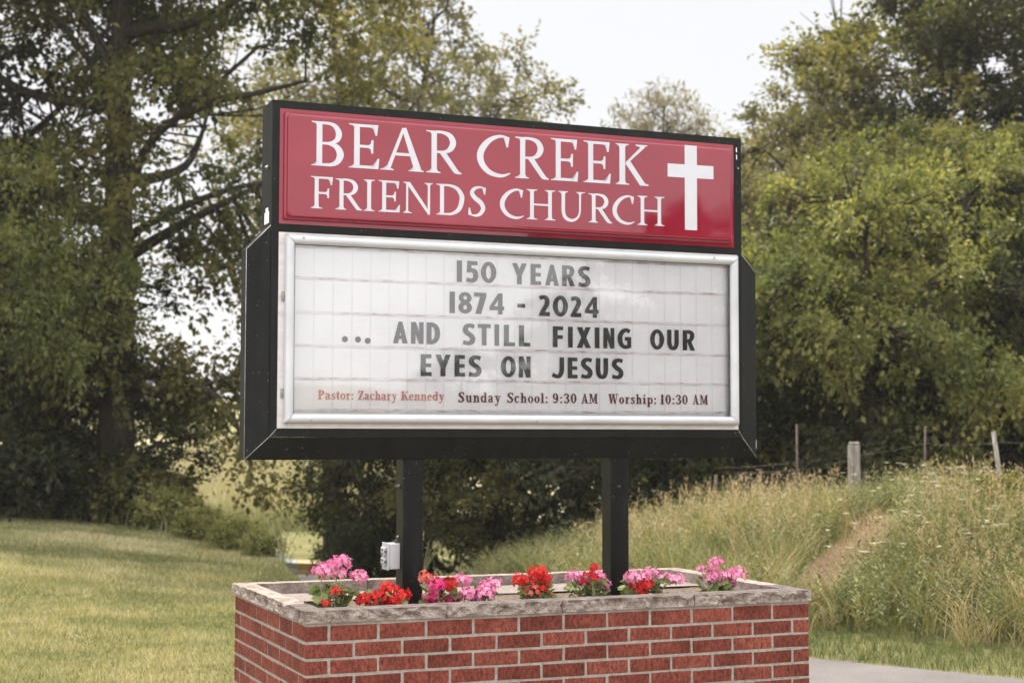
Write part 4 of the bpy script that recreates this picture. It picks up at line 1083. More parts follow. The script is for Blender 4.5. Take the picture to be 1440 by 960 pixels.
# face plate bars (butted), body behind
cab.box(L_, -.0135, PV, PV + .0295, ZB, ZT); cab.box(2.2070, R_, PV, PV + .0295, 1.675, ZT); cab.box(2.2225, R_, PV, PV + .0295, ZB, 1.675)
cab.box(-.0135, 2.2070, PV, PV + .0295, 2.2035, ZT); cab.box(-.0135, 2.2070, PV, PV + .0295, 1.675, 1.7075); cab.box(-.0135, 2.2225, PV, PV + .0295, ZB, .8405)
cab.box(L_, R_, PV + .0298, PV + .08, ZB, ZT, .003); cab.box(L_ + .001, R_ - .001, PV + .083, PV + .1826, ZB + .002, ZT - .001, .003)
cab.build('cabinet', M['black'], sign)
# housing: shallow sloped U of sheet metal round the message board, mitred at the corners
ho = SMB()
ol, orr, ob, ot = -.1415, 2.345, .7095, 1.598
vi, vo, vb = PV + .004, PV + .038, PV + .125
il, ir, ib, it_ = L_ - .001, R_ + .001, ZB - .001, 1.700
def quadbox(f, b):
    """closed solid between a front quad and a back quad"""
    n = len(f)
    ho.pf(f); ho.pf(list(reversed(b)))
    for i in range(n):
        ho.pf([f[i], b[i], b[(i + 1) % n], f[(i + 1) % n]])
g = .0012
quadbox([(ol, vo, ob + g), (il, vi, ib + g), (il, vi, it_), (ol, vo, ot)], [(ol, vb, ob + g), (il, vb, ib + g), (il, vb, it_), (ol, vb, ot)])
quadbox([(ir, vi, ib + g), (orr, vo, ob + g), (orr, vo, ot), (ir, vi, it_ - .022)], [(ir, vb, ib + g), (orr, vb, ob + g), (orr, vb, ot), (ir, vb, it_ - .022)])
quadbox([(ol + g, vo, ob), (orr - g, vo, ob), (ir - g, vi, ib), (il + g, vi, ib)], [(ol + g, vb, ob), (orr - g, vb, ob), (ir - g, vb, ib), (il + g, vb, ib)])
housing = ho.build('housing', M['black'], sign)
def strip(a, b, w=.0022, up=(0, 0, 1), off=.0014):
    a, b = Vector(P3(*a)), Vector(P3(*b))
    d = (b - a).normalized(); o = Vector((0, -off, 0))
    hb = MB(); hb.tube([a + o, b + o], w, 4); hb.build('mitre_edge', M['edge'], housing)  # pale strips paint rim light along the housing and plate edges
strip((ol, vo, ob), (il, vi, ib), .0016); strip((orr, vo, ob), (ir, vi, ib), .0016)
strip((ol, vo, ot), (il, vi, it_), .0020); strip((orr, vo, ot), (ir, vi, it_ - .022), .0018)
strip((L_, PV, ZB), (-.0135, PV, .8405), .0016, off=.0006); strip((R_, PV, ZB), (2.2225, PV, .8405), .0012, off=.0006)
strip((ol, vo, ob + .004), (ol, vo, ot), .0012)

# red pan-formed panel
def rrect(x0, x1, z0, z1, r, n=6):
    out = []
    for cx, cz, a0 in ((x1 - r, z1 - r, 0), (x0 + r, z1 - r, 90), (x0 + r, z0 + r, 180), (x1 - r, z0 + r, 270)):
        for k in range(n + 1):
            a = R(a0 + 90 * k / n); out.append((cx + r * math.cos(a), cz + r * math.sin(a)))
    return out
pan = MB(); rings = []
for ins_, h_, r_ in ((0, 0, .003), (.0155, .0005, .010), (.0165, .010, .012), (.0180, .0150, .014), (.0205, .0180, .016), (.0245, .0188, .016), (.0260, .0205, .018), (.0268, .0270, .019), (.0282, .0310, .020), (.0310, .0336, .021), (.0350, .0345, .022), (.040, .0347, .022)):
    rings.append([pan.b.verts.new(P3(x, PV - .0004 - h_, z)) for x, z in rrect(-.0124 + ins_, 2.205 - ins_, 1.7088 + ins_, 2.2022 - ins_, r_)])
for i in range(len(rings) - 1):
    n = len(rings[i])
    for k in range(n):
        f = pan.b.faces.new((rings[i][k], rings[i][(k + 1) % n], rings[i + 1][(k + 1) % n], rings[i + 1][k])); f.smooth = False
pan.b.faces.new(rings[-1])
red = pan.build('name_panel', M['red'], sign)
tag(red, 'glossy red name panel with white lettering and cross')
RV_ = PV - .0004 - .0347 - .0005
SL = .0060
class SText(Text):
    def glyph(s, font, ch, u0, u1, z0, h):
        Text.glyph(s, font, ch, u0 - SG.x, u1 - SG.x, z0 - SG.z + s.slope * SG.x, h)
def serif_row(items, z0, h):
    t = SText(RV_ - SG.y, 373, SL); last = None
    for ch, a, b in items:
        if last is not None and a - last > .05:
            t.build('lettering', M['vinyl'], red); t = SText(RV_ - SG.y, 373, SL)
        t.glyph(SERIF, ch, a, b, z0, h); last = b
    t.build('lettering', M['vinyl'], red)
serif_row([('B', 0.1173, 0.2607), ('E', 0.2819, 0.4194), ('A', 0.4248, 0.6233), ('R', 0.6343, 0.8009), ('C', 0.8725, 1.0338), ('R', 1.0568, 1.2226), ('E', 1.2332, 1.3693), ('E', 1.3956, 1.5341), ('K', 1.5595, 1.7298)], 1.9600, .1905)
serif_row([('F', 0.1161, 0.2131), ('R', 0.2246, 0.3435), ('I', 0.3504, 0.3995), ('E', 0.4166, 0.5153), ('N', 0.5299, 0.6657), ('D', 0.6822, 0.813), ('S', 0.8326, 0.9218), ('C', 0.9833, 1.0994), ('H', 1.1133, 1.2551), ('U', 1.2686, 1.4032), ('R', 1.42, 1.5416), ('C', 1.5420, 1.6564), ('H', 1.6708, 1.8118)], 1.7765, .1360)
cx = SMB()
cx.pf([(1.9205, RV_, 1.7765), (1.9855, RV_, 1.7765), (1.9855, RV_, 2.1765), (1.9205, RV_, 2.1765)])
cx.pf([(1.8300, RV_, 2.0215), (1.9204, RV_, 2.0220), (1.9204, RV_, 2.0845), (1.8300, RV_, 2.0838)]); cx.pf([(1.9856, RV_, 2.0230), (2.0747, RV_, 2.0240), (2.0747, RV_, 2.0860), (1.9856, RV_, 2.0850)])
for f in cx.b.faces:
    f.normal_update()
    if f.normal.y > 0: f.normal_flip()
me = bpy.data.meshes.new('cross'); cx.b.to_mesh(me); cx.b.free()
link('cross', me, M['vinyl'], red)

# message board: white back, letter rails, seams
bd = SMB(); bd.box(-.0100, 2.2180, PV + .018, PV + .026, .845, 1.670); bd.mi = 1
BV = PV + .0175
u_ = .0647
zs = [.846, .9178, 1.0505, 1.190, 1.3325, 1.479, 1.6135, 1.669]
while u_ < 2.21:
    for i in range(len(zs) - 1):
        bd.box(u_ - .0024, u_ + .0024, BV - .0006, BV + .0008, zs[i] + .012, zs[i + 1] - .0035)
    u_ += .0845
board = bd.build('message_board', [M['board'], M['seam']], sign)
for zr in (1.6135, 1.479, 1.3325, 1.190, 1.0505, .9178):
    rl = SMB(); rl.box(-.008, 2.216, BV - .0028, BV + .0015, zr - .0020, zr + .0020, .0006, 1)
    rl.box(-.008, 2.216, BV - .0016, BV + .0015, zr + .0020, zr + .0105)
    rl.build('letter_rail', M['rail'], board)
TV = BV - .0034
def bold_row(name, items, z0, h, hdot=None):
    t = SText(TV - SG.y, 1.0); last = None
    for it in items:
        ch, a, b = it[:3]
        if last is not None and a - last > .05:
            t.build('lettering', M['char'], board); t = SText(TV - SG.y, 1.0)
        last = b
        if ch == '.': t.glyph(BOLD, ch, a, b, it[3], .0255 / .28)
        else: t.glyph(BOLD, ch, a, b, z0, h)
    return t.build('lettering', M['char'], board)
bold_row('a', [('1', 0.7992, 0.8234), ('5', 0.8431, 0.9013), ('0', 0.9138, 0.9879), ('Y', 1.0644, 1.1363), ('E', 1.1555, 1.207), ('A', 1.2269, 1.2953), ('R', 1.3113, 1.3768), ('S', 1.3917, 1.4559)], 1.4935, .0950)
bold_row('b', [('1', 0.7656, 0.7902), ('8', 0.8071, 0.8718), ('7', 0.8814, 0.9398), ('4', 0.9558, 1.0261), ('-', 1.0907, 1.1289), ('2', 1.1977, 1.2505), ('0', 1.2653, 1.341), ('2', 1.3547, 1.4078), ('4', 1.4258, 1.4956)], 1.3540, .0950)
bold_row('c', [('.', 0.273, 0.2995, 1.2135), ('.', 0.3317, 0.3584, 1.2135), ('.', 0.3758, 0.402, 1.2090), ('A', 0.5036, 0.5709), ('N', 0.5868, 0.6444), ('D', 0.6585, 0.7198), ('S', 0.8273, 0.8897), ('T', 0.8996, 0.9612), ('I', 0.9805, 1.0025), ('L', 1.0259, 1.0796), ('L', 1.0985, 1.1539), ('F', 1.2653, 1.3164), ('I', 1.3418, 1.3652), ('X', 1.3853, 1.456), ('I', 1.4763, 1.5), ('N', 1.5204, 1.5763), ('G', 1.5935, 1.663), ('O', 1.7616, 1.8351), ('U', 1.8513, 1.9128), ('R', 1.9341, 1.9996)], 1.2138, .0952)
bold_row('d', [('E', 0.6317, 0.6824), ('Y', 0.6998, 0.7724), ('E', 0.7906, 0.8396), ('S', 0.856, 0.9199), ('O', 1.0109, 1.0846), ('N', 1.0981, 1.1555), ('J', 1.2601, 1.3218), ('E', 1.3398, 1.3886), ('S', 1.4053, 1.4666), ('U', 1.4815, 1.544), ('S', 1.5624, 1.6241)], 1.0735, .0953)
for w, a, b in [('Pastor:', 0.1694, 0.3281), ('Zachary', 0.348, 0.5243), ('Kennedy', 0.5426, 0.7429)]:
    t = SText(TV - SG.y, 1.0); t.line(SLAB, w, a, b, .9660, .0395, .03)
    t.build('lettering', M['text_faded'], board)['label'] = 'faded red small lettering'
for w, a, b in [('Sunday', 0.8082, 1.0104), ('School:', 1.0422, 1.2410), ('9:30', 1.2641, 1.3841), ('AM', 1.4085, 1.4903), ('Worship:', 1.545, 1.7931), ('10:30', 1.8133, 1.9595), ('AM', 1.9848, 2.067)]:
    t = SText(TV - SG.y, 1.0); t.line(SLAB, w, a, b, .9600, .0450, .09)
    t.build('lettering', M['text_red'], board)['label'] = 'dark red small lettering'
# base strip, door frame with mitred rounded bars, dark inner strips and clear pane
bs = SMB()
bs.box(-.0124, .030, PV - .005, PV + .010, .8425, 1.673, .0015); bs.box(2.190, 2.2213, PV - .005, PV + .010, .8425, 1.673, .0015)
bs.box(.0302, 2.1898, PV - .005, PV + .010, 1.640, 1.673, .0015); bs.box(.0302, 2.1898, PV - .005, PV + .010, .8425, .872, .0015)
bs.build('frame_base', M['alu_dull'], sign)
dr = SMB()
DL, DR, DB, DT, DW = .0124, 2.2124, .8640, 1.6640, .0405
prof = [(0, 0), (0, .022), (.006, .030), (.016, .034), (.028, .031), (.037, .023), (DW, .014), (DW, .004)]
def bar(c0, c1, d_in0, d_in1):
    """sweep the profile from corner c0 to corner c1; d_in*: inward diagonal at each end"""
    rows = []
    for (cu, cz), (du, dz) in ((c0, d_in0), (c1, d_in1)):
        rows.append([dr.b.verts.new(P3(cu + du * w, PV - .0053 - h, cz + dz * w)) for w, h in prof])
    for k in range(len(prof) - 1):
        f = dr.b.faces.new((rows[0][k], rows[1][k], rows[1][k + 1], rows[0][k + 1])); f.smooth = True
e = .0013
bar((DL + e, DT), (DR - e, DT), (1, -1), (-1, -1)); bar((DR - e, DB), (DL + e, DB), (-1, 1), (1, 1))
bar((DL, DB + e), (DL, DT - e), (1, 1), (1, -1)); bar((DR, DT - e), (DR, DB + e), (-1, -1), (-1, 1))
bmesh.ops.recalc_face_normals(dr.b, faces=dr.b.faces)
bmesh.ops.triangulate(dr.b, faces=[])
door = dr.build('door_frame', M['alu'], sign)
gk = SMB()  # dark strips: gasket at the sides, pane edge shadow painted along the top
gi = .0030
gk.box(DL + DW, DR - DW, PV - .0155, PV - .0095, DT - DW - gi, DT - DW); gk.box(DL + DW, DL + DW + gi, PV - .0155, PV - .0095, DB + DW, DT - DW - gi)
gk.box(DR - DW - gi * 1.6, DR - DW, PV - .0155, PV - .0095, DB + DW, DT - DW - gi)
gk.build('gasket_shade', M['gasket_shade'], door)
pn = SMB(); pn.pf([(DL + DW - .004, PV - .0090, DB + DW - .004), (DR - DW + .004, PV - .0090, DB + DW - .004), (DR - DW + .004, PV - .0090, DT - DW + .004), (DL + DW - .004, PV - .0090, DT - DW + .004)])
pn.build('clear_pane', M['pane'], door)
for u, z in [(.125, DB + .012), (1.165, DB + .012), (2.08, DB + .012), (2.075, DT - .014), (.006 + .08, DT - .014)]:
    sc_ = SMB(); MB.tube(sc_, [P3(u, PV - .032, z), P3(u, PV - .043, z)], .0042, 10); sc_.build('lock_screw', M['screw'], door)
for z in (1.40, .99):
    h_ = SMB(); h_.box(.0005, .0118, PV - .012, PV - .0052, z - .02, z + .02, .001); h_.box(.002, .008, PV - .0165, PV - .0125, z - .012, z + .012, .0008)
    h_.build('hinge', M['screw'], door)
# posts
for a, b in ((.5652, .6576), (1.5725, 1.6645)):
    pb = SMB(); pb.box(a, b, .489, .587, -.10, ZB + .03, .004)
    po = pb.build('post', M['black_worn'], sign)
    cp = SMB(); cp.box(a - .004, b + .004, .487, .4885, .7010, .7085)
    cp.build('post_flange', M['black'], po)
# knob on the outlet post, side screw, stickers
kb = SMB(); MB.tube(kb, [P3(.5650, .535, .590), P3(.5540, .535, .590)], .0085, 12); MB.tube(kb, [P3(.5540, .535, .590), P3(.546, .535, .590)], .005, 10)
kb.build('knob', M['plastic_dark'], sign)
ks = SMB(); MB.tube(ks, [P3(L_ + .001, .50, 1.955), P3(L_ - .016, .50, 1.955)], .0045, 10); MB.tube(ks, [P3(L_ - .004, .50, 1.955), P3(L_ - .008, .50, 1.955)], .009, 10)
ks.build('side_screw', M['screw'], sign)
st_ = SMB(); st_.box(L_ - .0008, L_ + .0005, .485, .565, 1.715, 1.765); st_.box(L_ - .0008, L_ + .0005, .500, .545, 1.7652, 1.783)
st_.build('sticker', M['sticker'], sign)
for pts in ([(2.3000, vo - .0022, .756), (2.322, vo - .0018, .744), (orr - .001, vo - .0008, .752), (orr - .001, vo - .0008, .795), (2.330, vo - .0015, .782)],
            [(2.2185, PV - .0009, 2.173), (2.2235, PV - .0009, 2.165), (2.2235, PV - .0009, 2.192), (2.219, PV - .0009, 2.190)],
            [(2.2195, PV - .0009, 2.135), (2.2245, PV - .0009, 2.133), (2.2240, PV - .0009, 2.156), (2.2200, PV - .0009, 2.158)],
            [(2.2255, PV - .0009, 2.095), (2.231, PV - .0009, 2.087), (2.238, PV - .0009, 2.106), (2.232, PV - .0009, 2.092)]):
    chp = SMB(); chp.pf(pts)
    me = bpy.data.meshes.new('sealant_patch'); chp.b.to_mesh(me); chp.b.free()
    link('sealant_patch', me, M['sticker'], sign)
# outlet box on the left post's side
ob_ = SMB(); ob_.box(.5130, .5648, .522, .604, .2300, .3420, .004)
ob_.box(.5075, .5126, .519, .607, .2270, .3450, .0015)
obx = ob_.build('outlet_box', M['plastic'], sign)
for z0 in (.2440, .2890):
    c_ = SMB(); c_.box(.4940, .5072, .538, .588, z0, z0 + .038, .006, 3)
    cov = c_.build('outlet_cover', M['plastic'], obx)
    c_ = SMB(); c_.box(.4925, .4938, .548, .578, z0 + .006, z0 + .012); c_.box(.4925, .4938, .548, .578, z0 + .022, z0 + .028); c_.box(.4955, .5060, .536, .5378, z0 + .012, z0 + .024)
    c_.build('slot', M['plastic_dark'], cov)
cb = SMB(); MB.tube(cb, [P3(.552, .548, .342), P3(.553, .548, .358), P3(.559, .548, .368), P3(.5665, .548, .372)], .006, 8)
cb.build('conduit', M['plastic_dark'], obx)

# ------------------------------------------------------------------ geraniums
def flower_head_mesh(key, seed, r=.030, n=30):
    g_ = np.random.default_rng(seed)
    Cn, Ax, Nn, Ln, Wn, tn = [], [], [], [], [], []
    for k in range(n):
        zz = 1 - 1.45 * (k + .5) / n; ph = k * 2.39996 + g_.uniform(-.3, .3)
        q = math.sqrt(max(0, 1 - zz * zz)); nrm_ = np.array([q * math.cos(ph), q * math.sin(ph), zz])
        nrm_ = unit(nrm_ + g_.normal(0, .16, 3)); c = nrm_ * r * g_.uniform(.66, 1.30) * np.array([1.1, 1.1, .85])
        a = unit(np.cross(nrm_, g_.normal(size=3))); b = np.cross(nrm_, a)
        base = g_.normal(.5, .2)
        for m in range(5):
            an = 2 * math.pi * m / 5
            ax = unit(a * math.cos(an) + b * math.sin(an) + nrm_ * g_.uniform(-.1, .5))
            nn = unit(nrm_ - ax * (nrm_ @ ax))
            Cn.append(c); Ax.append(ax); Nn.append(nn); Ln.append(g_.uniform(.011, .016)); Wn.append(g_.uniform(.009, .013)); tn.append(base + g_.normal(0, .14))
    V, Fc = leaf_quads(np.array(Cn), np.array(Ax), np.array(Nn), np.array(Ln), np.array(Wn), -.12)
    me = np_mesh('flower_head', V, Fc, {'tint': np.clip(tn, 0, 1)})
    me.materials.append(M['pet_' + key]); return me
HEADS = {k: [flower_head_mesh(k, 900 + 10 * i + ord(k), n=(30, 24)[i]) for i in range(2)] for k in 'krms'}
def geranium_leaf(Vl, Fl, tl, c, nrm_, r, g_, tint):
    a = unit(np.cross(nrm_, g_.normal(size=3))); b = np.cross(nrm_, a)
    n = 18; ring = []
    o = len(Vl); Vl.append(c - nrm_ * r * .18)
    for k in range(n):
        an = 2 * math.pi * k / n; rr = r * (1 + .10 * math.cos(an * 9) ) * (0.72 if k == 0 else 1) * g_.uniform(.94, 1.06)
        Vl.append(c + (a * math.cos(an) + b * math.sin(an)) * rr + nrm_ * r * (.10 + .12 * math.cos(an * 4)))
    for k in range(0, n, 2):
        Fl.append((o, o + 1 + k, o + 1 + (k + 1) % n, o + 1 + (k + 2) % n)); tl.append(np.clip(tint + g_.normal(0, .08), 0, 1))
FLOWERS = {
'p1': [(0.127, 0.219, 0.259, 'k'), (0.179, 0.255, 0.272, 'k'), (0.209, 0.234, 0.287, 'k'), (0.212, 0.262, 0.241, 'k'), (0.296, 0.265, 0.226, 'k'), (0.179, 0.198, 0.178, 'r-'), (0.132, 0.192, 0.132, 'r-'), (0.221, 0.29, 0.148, 's-')],
'p2': [(0.307, 0.221, 0.136, 'r'), (0.362, 0.218, 0.143, 'r'), (0.444, 0.309, 0.167, 'r'), (0.48, 0.246, 0.142, 'r'), (0.41, 0.29, 0.112, 'r'), (0.442, 0.247, 0.123, 'r')],
'p3': [(0.6, 0.267, 0.21, 's'), (0.624, 0.208, 0.185, 'm'), (0.699, 0.266, 0.18, 'r'), (0.771, 0.294, 0.193, 'k'), (0.614, 0.253, 0.128, 'm'), (0.72, 0.279, 0.115, 'm'), (0.669, 0.271, 0.112, 'm-')],
'p4': [(0.76, 0.198, 0.142, 'k'), (0.835, 0.281, 0.112, 'k'), (0.873, 0.261, 0.165, 'k'), (0.885, 0.226, 0.18, 'k'), (0.833, 0.194, 0.146, 'k')],
'p5': [(1.042, 0.294, 0.181, 'r'), (1.096, 0.247, 0.217, 'r'), (1.146, 0.276, 0.188, 'r'), (1.134, 0.295, 0.156, 'r'), (1.092, 0.276, 0.135, 's'), (1.181, 0.301, 0.117, 's-')],
'p6': [(1.268, 0.237, 0.2, 'k'), (1.329, 0.286, 0.172, 'k'), (1.343, 0.243, 0.191, 'r'), (1.413, 0.302, 0.183, 'k'), (1.431, 0.295, 0.155, 'k'), (1.351, 0.202, 0.237, 'r-')],
'p7': [(1.548, 0.206, 0.19, 'k'), (1.634, 0.216, 0.196, 'k'), (1.757, 0.306, 0.165, 'k'), (1.774, 0.242, 0.167, 'k'), (1.596, 0.265, 0.146, 'r'), (1.618, 0.226, 0.155, 'r'), (1.602, 0.251, 0.122, 'r')],
'p8': [(1.979, 0.236, 0.234, 'k'), (1.9, 0.232, 0.215, 'k-'), (1.967, 0.26, 0.175, 'k'), (2.019, 0.26, 0.173, 'k'), (2.056, 0.299, 0.127, 'k'), (2.104, 0.272, 0.176, 'k'), (2.102, 0.301, 0.128, 'k-')],
}
FL_INFO = {'p1': ('tall pink geranium with big green leaves in the left corner of the planter', 34), 'p2': ('scarlet geranium at the foot of the post with the outlet box', 10),
 'p3': ('geranium with mixed red and magenta blooms just right of the outlet post', 16), 'p4': ('low pale pink geranium left of the planter middle', 8),
 'p5': ('red geranium in the middle of the planter between the posts', 26), 'p6': ('pink geranium with two red blooms just left of the right post', 26),
 'p7': ('geranium of pink blooms over orange red ones right of the right post', 16), 'p8': ('tall pink geranium near the right end of the planter', 24)}
for key, heads in FLOWERS.items():
    g_ = np.random.default_rng(hash(key) % 1000 if False else sum(map(ord, key)) * 7)
    H_ = np.array([h[:3] for h in heads]); c0 = H_.mean(0); bu, bv = c0[0], c0[1] + .02; bz = .068
    root = empty('geranium', uv_world(bu, bv, bz), YAW)
    tag(root, FL_INFO[key][0], 'flower', 'geraniums in the planter')
    Tt = Tubes(); Vl, Fl, tl = [], [], []
    for (u, v, z, c) in heads:
        small = c.endswith('-')
        p = np.array([u - bu, v - bv, z - bz])
        h = link('flower_head', HEADS[c[0]][g_.integers(2)], None, root)
        h.location = p; s_ = (.62 if small else 1.08) * g_.uniform(.9, 1.12)
        h.scale = (s_, s_, s_); h.rotation_euler = (g_.uniform(-.3, .3), g_.uniform(-.3, .3), g_.uniform(0, 6.28))
        s0 = np.array([p[0] * .35, p[1] * .35, .0]) + g_.normal(0, .012, 3) * np.array([1, 1, 0])
        Tt.add(np.array(catmull([s0, (s0 + p) / 2 + np.array([0, 0, .02]) + g_.normal(0, .008, 3), p - np.array([0, 0, .012])], 5)), .0030, .0018, 6)
        for _ in range(7):   # pedicels under the umbel
            q = p + unit(g_.normal(size=3) * np.array([1, 1, .4]) + np.array([0, 0, .3])) * .018
            Tt.add(np.array([p - np.array([0, 0, .014]), q]), .0008, .0007, 4)
    nl = int(FL_INFO[key][1] * 1.3) + 8
    ext = np.maximum(H_[:, 0].ptp() if hasattr(H_[:, 0], 'ptp') else np.ptp(H_[:, 0]), .10)
    for i in range(nl):
        z_ = g_.uniform(.012, .105 if key not in ('p1',) else .125)
        c = np.array([g_.uniform(-.5, .5) * ext * .92, g_.uniform(-.05, .05), z_])
        if key == 'p1': c[0] = g_.uniform(-.10, .09)
        nn = unit(np.array([g_.normal(0, .5), -.35 + g_.normal(0, .4), .9]))
        geranium_leaf(Vl, Fl, tl, c, nn, g_.uniform(.018, .034), g_, np.clip(g_.normal(.5, .25), 0, 1))
        s0 = c * np.array([.3, .3, 0])
        Tt.add(np.array(catmull([s0, (s0 + c) / 2 + g_.normal(0, .006, 3), c], 3)), .0018, .0012, 5)
    sm2 = Tt.mesh('stem'); sm2.materials.append(M['ger_stem']); link('stem', sm2, None, root)
    lm = np_mesh('leaves', np.array(Vl), np.array(Fl), {'tint': tl}, smooth=True); lm.materials.append(M['ger_leaf']); link('leaves', lm, None, root)

# ------------------------------------------------------------------ grass and weeds
def blades(P, H, Wd, lean, seed, segs=1):
    """P roots (n,3); returns V, F with a bent blade each"""
    g_ = np.random.default_rng(seed); n = len(P)
    an = g_.uniform(0, 2 * np.pi, n)
    side = np.stack([np.cos(an), np.sin(an), np.zeros(n)], 1)
    la = g_.uniform(0, 2 * np.pi, n)
    ld = np.stack([np.cos(la), np.sin(la), np.zeros(n)], 1) * (lean * g_.uniform(.2, 1.0, n) * H)[:, None]
    up = np.array([0, 0, 1.0])
    w = (Wd * .5)[:, None]
    if segs == 1:
        V = np.stack([P - side * w, P + side * w, P + ld + up * H[:, None]], 1).reshape(-1, 3)
        return V, np.arange(n * 3).reshape(-1, 3)
    m = P + ld * .35 + up * (H * .6)[:, None]; tp = P + ld + up * H[:, None]
    V = np.stack([P - side * w, P + side * w, m + side * w * .8, m - side * w * .8, tp + side * w * .12, tp - side * w * .12], 1).reshape(-1, 3)
    o = (np.arange(n) * 6)[:, None]
    Fc = np.concatenate([o + np.array([[0, 1, 2, 3]]), o + np.array([[3, 2, 4, 5]])], 1).reshape(-1, 4)
    return V, Fc

g_ = np.random.default_rng(77)
# mown lawn left of and behind the planter
N = 330000
yy = 6.2 + (24.0 - 6.2) * g_.random(N) ** .78
xx = -.50 * yy - 1.5 + g_.random(N) * (.50 * yy + 1.5 + 1.0)
d, s, dc, sc2 = zones(xx, yy)
lu = (xx - ORG.x) * math.cos(YAW) + (yy - ORG.y) * math.sin(YAW); lv = -(xx - ORG.x) * math.sin(YAW) + (yy - ORG.y) * math.cos(YAW)
ye = np.interp(xx, [-14, -7.1, -5.5, -4.2, -2.6, -1], [23.4, 23.0, 22.4, 21.0, 19.2, 17.2])
ok = (d < -roadw(yy) - .1) & (yy < ye + 1.0) & ~((lu > -.02) & (lu < PL_W + .02) & (lv > -.02) & (lv < PL_D + .02))
xx, yy = xx[ok], yy[ok]
P = np.stack([xx, yy, terrain(xx, yy) - .005], 1)
pn_ = vnoise(P * np.array([1, 1, 0]), 5, 1.1) + .6 * vnoise(P * np.array([1, 1, 0]), 6, 4.0)
V, Fc = blades(P, .038 * g_.uniform(.5, 1.5, len(P)) * (1 + .35 * pn_), .0050 * (1 + yy / 14), .9, 3)
lawn = link('lawn_grass', np_mesh('lawn_grass', V, Fc, {'tint': np.clip(.47 + .36 * pn_ + g_.normal(0, .22, len(P)), 0, 1)}), M['lawn_blade'])
tag(lawn, kind='stuff')

# bank: mown strip by the road, then tall weeds
def bank_points(N, seed, dmin, over):
    q = np.random.default_rng(seed)
    y = 8.2 + 13.5 * q.random(N); x = -1.6 + q.random(N) * (.42 * y + 2.4)
    d, s, dc, sc2 = zones(x, y)
    ok = (d > dmin) & (dc < over) & (x < .40 * y + .5)
    return x[ok], y[ok], d[ok], dc[ok]
def eroded(x, y):
    c, s = math.cos(R(63)), math.sin(R(63)); a = x - 2.98; b = y - 13.9
    return ((a * c + b * s) / 1.3) ** 2 + ((-a * s + b * c) / .26) ** 2
x, y, d, dc = bank_points(150000, 21, -.14, 2.2)
tall = sm(.45, 1.1, d)
er = eroded(x, y)
keep = (er > 1.0 + .9 * np.random.default_rng(1).random(len(x))) | (np.random.default_rng(2).random(len(x)) < .34)
x, y, d, dc, tall = x[keep], y[keep], d[keep], dc[keep], tall[keep]
P = np.stack([x, y, terrain(x, y) - .01], 1)
Pf = P * np.array([1, 1, 0])
n1 = vnoise(Pf, 31, .9); n2 = vnoise(Pf, 32, 2.6); n3 = vnoise(Pf, 38, 5.0)
q = np.random.default_rng(33)
Hh = np.where(tall < .3, .05 + .05 * q.random(len(x)), (.10 + .20 * q.random(len(x)) + .10 * n2 + .06 * n1) * (.5 + .5 * np.clip((eroded(x, y) - 1) / 6, 0, 1)) * np.exp(.55 * n3) * (.45 + .55 * tall))
Hh = np.clip(Hh, .04, .5)
V, Fc = blades(P, Hh, np.where(tall < .3, .004, .0065), .9, 34, 2)
tint = np.clip(.25 + .24 * n1 + .24 * n2 + .12 * n3 + .5 * np.clip(1.6 - er[keep], 0, 1) + q.normal(0, .19, len(x)) - .18 * (tall < .3), 0, 1)
tag(link('bank_grass', np_mesh('bank_grass', V, Fc, {'tint': np.repeat(tint, 2)}), M['weed_blade']), kind='stuff')
# coarse bent tussocks
x, y, d, dc = bank_points(2600, 37, .5, 1.2)
keep = eroded(x, y) > 1.8; x, y = x[keep], y[keep]
q = np.random.default_rng(39); nb = 26
X2 = np.repeat(x, nb) + q.normal(0, .045, len(x) * nb); Y2 = np.repeat(y, nb) + q.normal(0, .045, len(x) * nb)
P = np.stack([X2, Y2, terrain(X2, Y2) - .01], 1)
V, Fc = blades(P, np.repeat(q.uniform(.18, .46, len(x)), nb) * q.uniform(.6, 1.1, len(P)), np.full(len(P), .0055), 1.25, 40, 2)
tag(link('tussock_grass', np_mesh('tussock_grass', V, Fc, {'tint': np.repeat(np.clip(np.repeat(q.choice([.12, .3, .5, .78], len(x)), nb) + q.normal(0, .1, len(P)), 0, 1), 2)}), M['weed_blade']), kind='stuff')
# seed-headed dry stalks, taller
x, y, d, dc = bank_points(12000, 41, .7, 1.6)
P = np.stack([x, y, terrain(x, y)], 1); n1 = vnoise(P * np.array([1, 1, 0]), 45, 1.4)
keep = (n1 > .22) & (eroded(x, y) > 2.2); P, dc, n1 = P[keep], dc[keep], n1[keep]
q = np.random.default_rng(46)
Hs = q.uniform(.28, .58, len(P))
V1, F1 = blades(P, Hs, np.full(len(P), .0035), .45, 47, 2)
tip = V1.reshape(-1, 6, 3)[:, 4:6].mean(1)
ks_ = 5
C = np.repeat(tip, ks_, 0) - np.array([0, 0, 1.0]) * (q.random(len(P) * ks_) * .12)[:, None]
ax = unit(q.normal(0, .6, C.shape) + np.array([0, 0, 1.0])); nn = unit(np.cross(ax, q.normal(size=C.shape)))
V2, F2 = leaf_quads(C, ax, nn, q.uniform(.03, .06, len(C)), np.full(len(C), .008), .1)
V = np.concatenate([V1, V2]); Fc = np.concatenate([F1, F2 + len(V1)])
tag(link('dry_grass', np_mesh('dry_grass', V, Fc, {'tint': np.clip(np.concatenate([np.repeat(q.uniform(.65, 1, len(P)), 2), q.uniform(.7, 1, len(C))]), 0, 1)}), M['weed_blade']), kind='stuff')
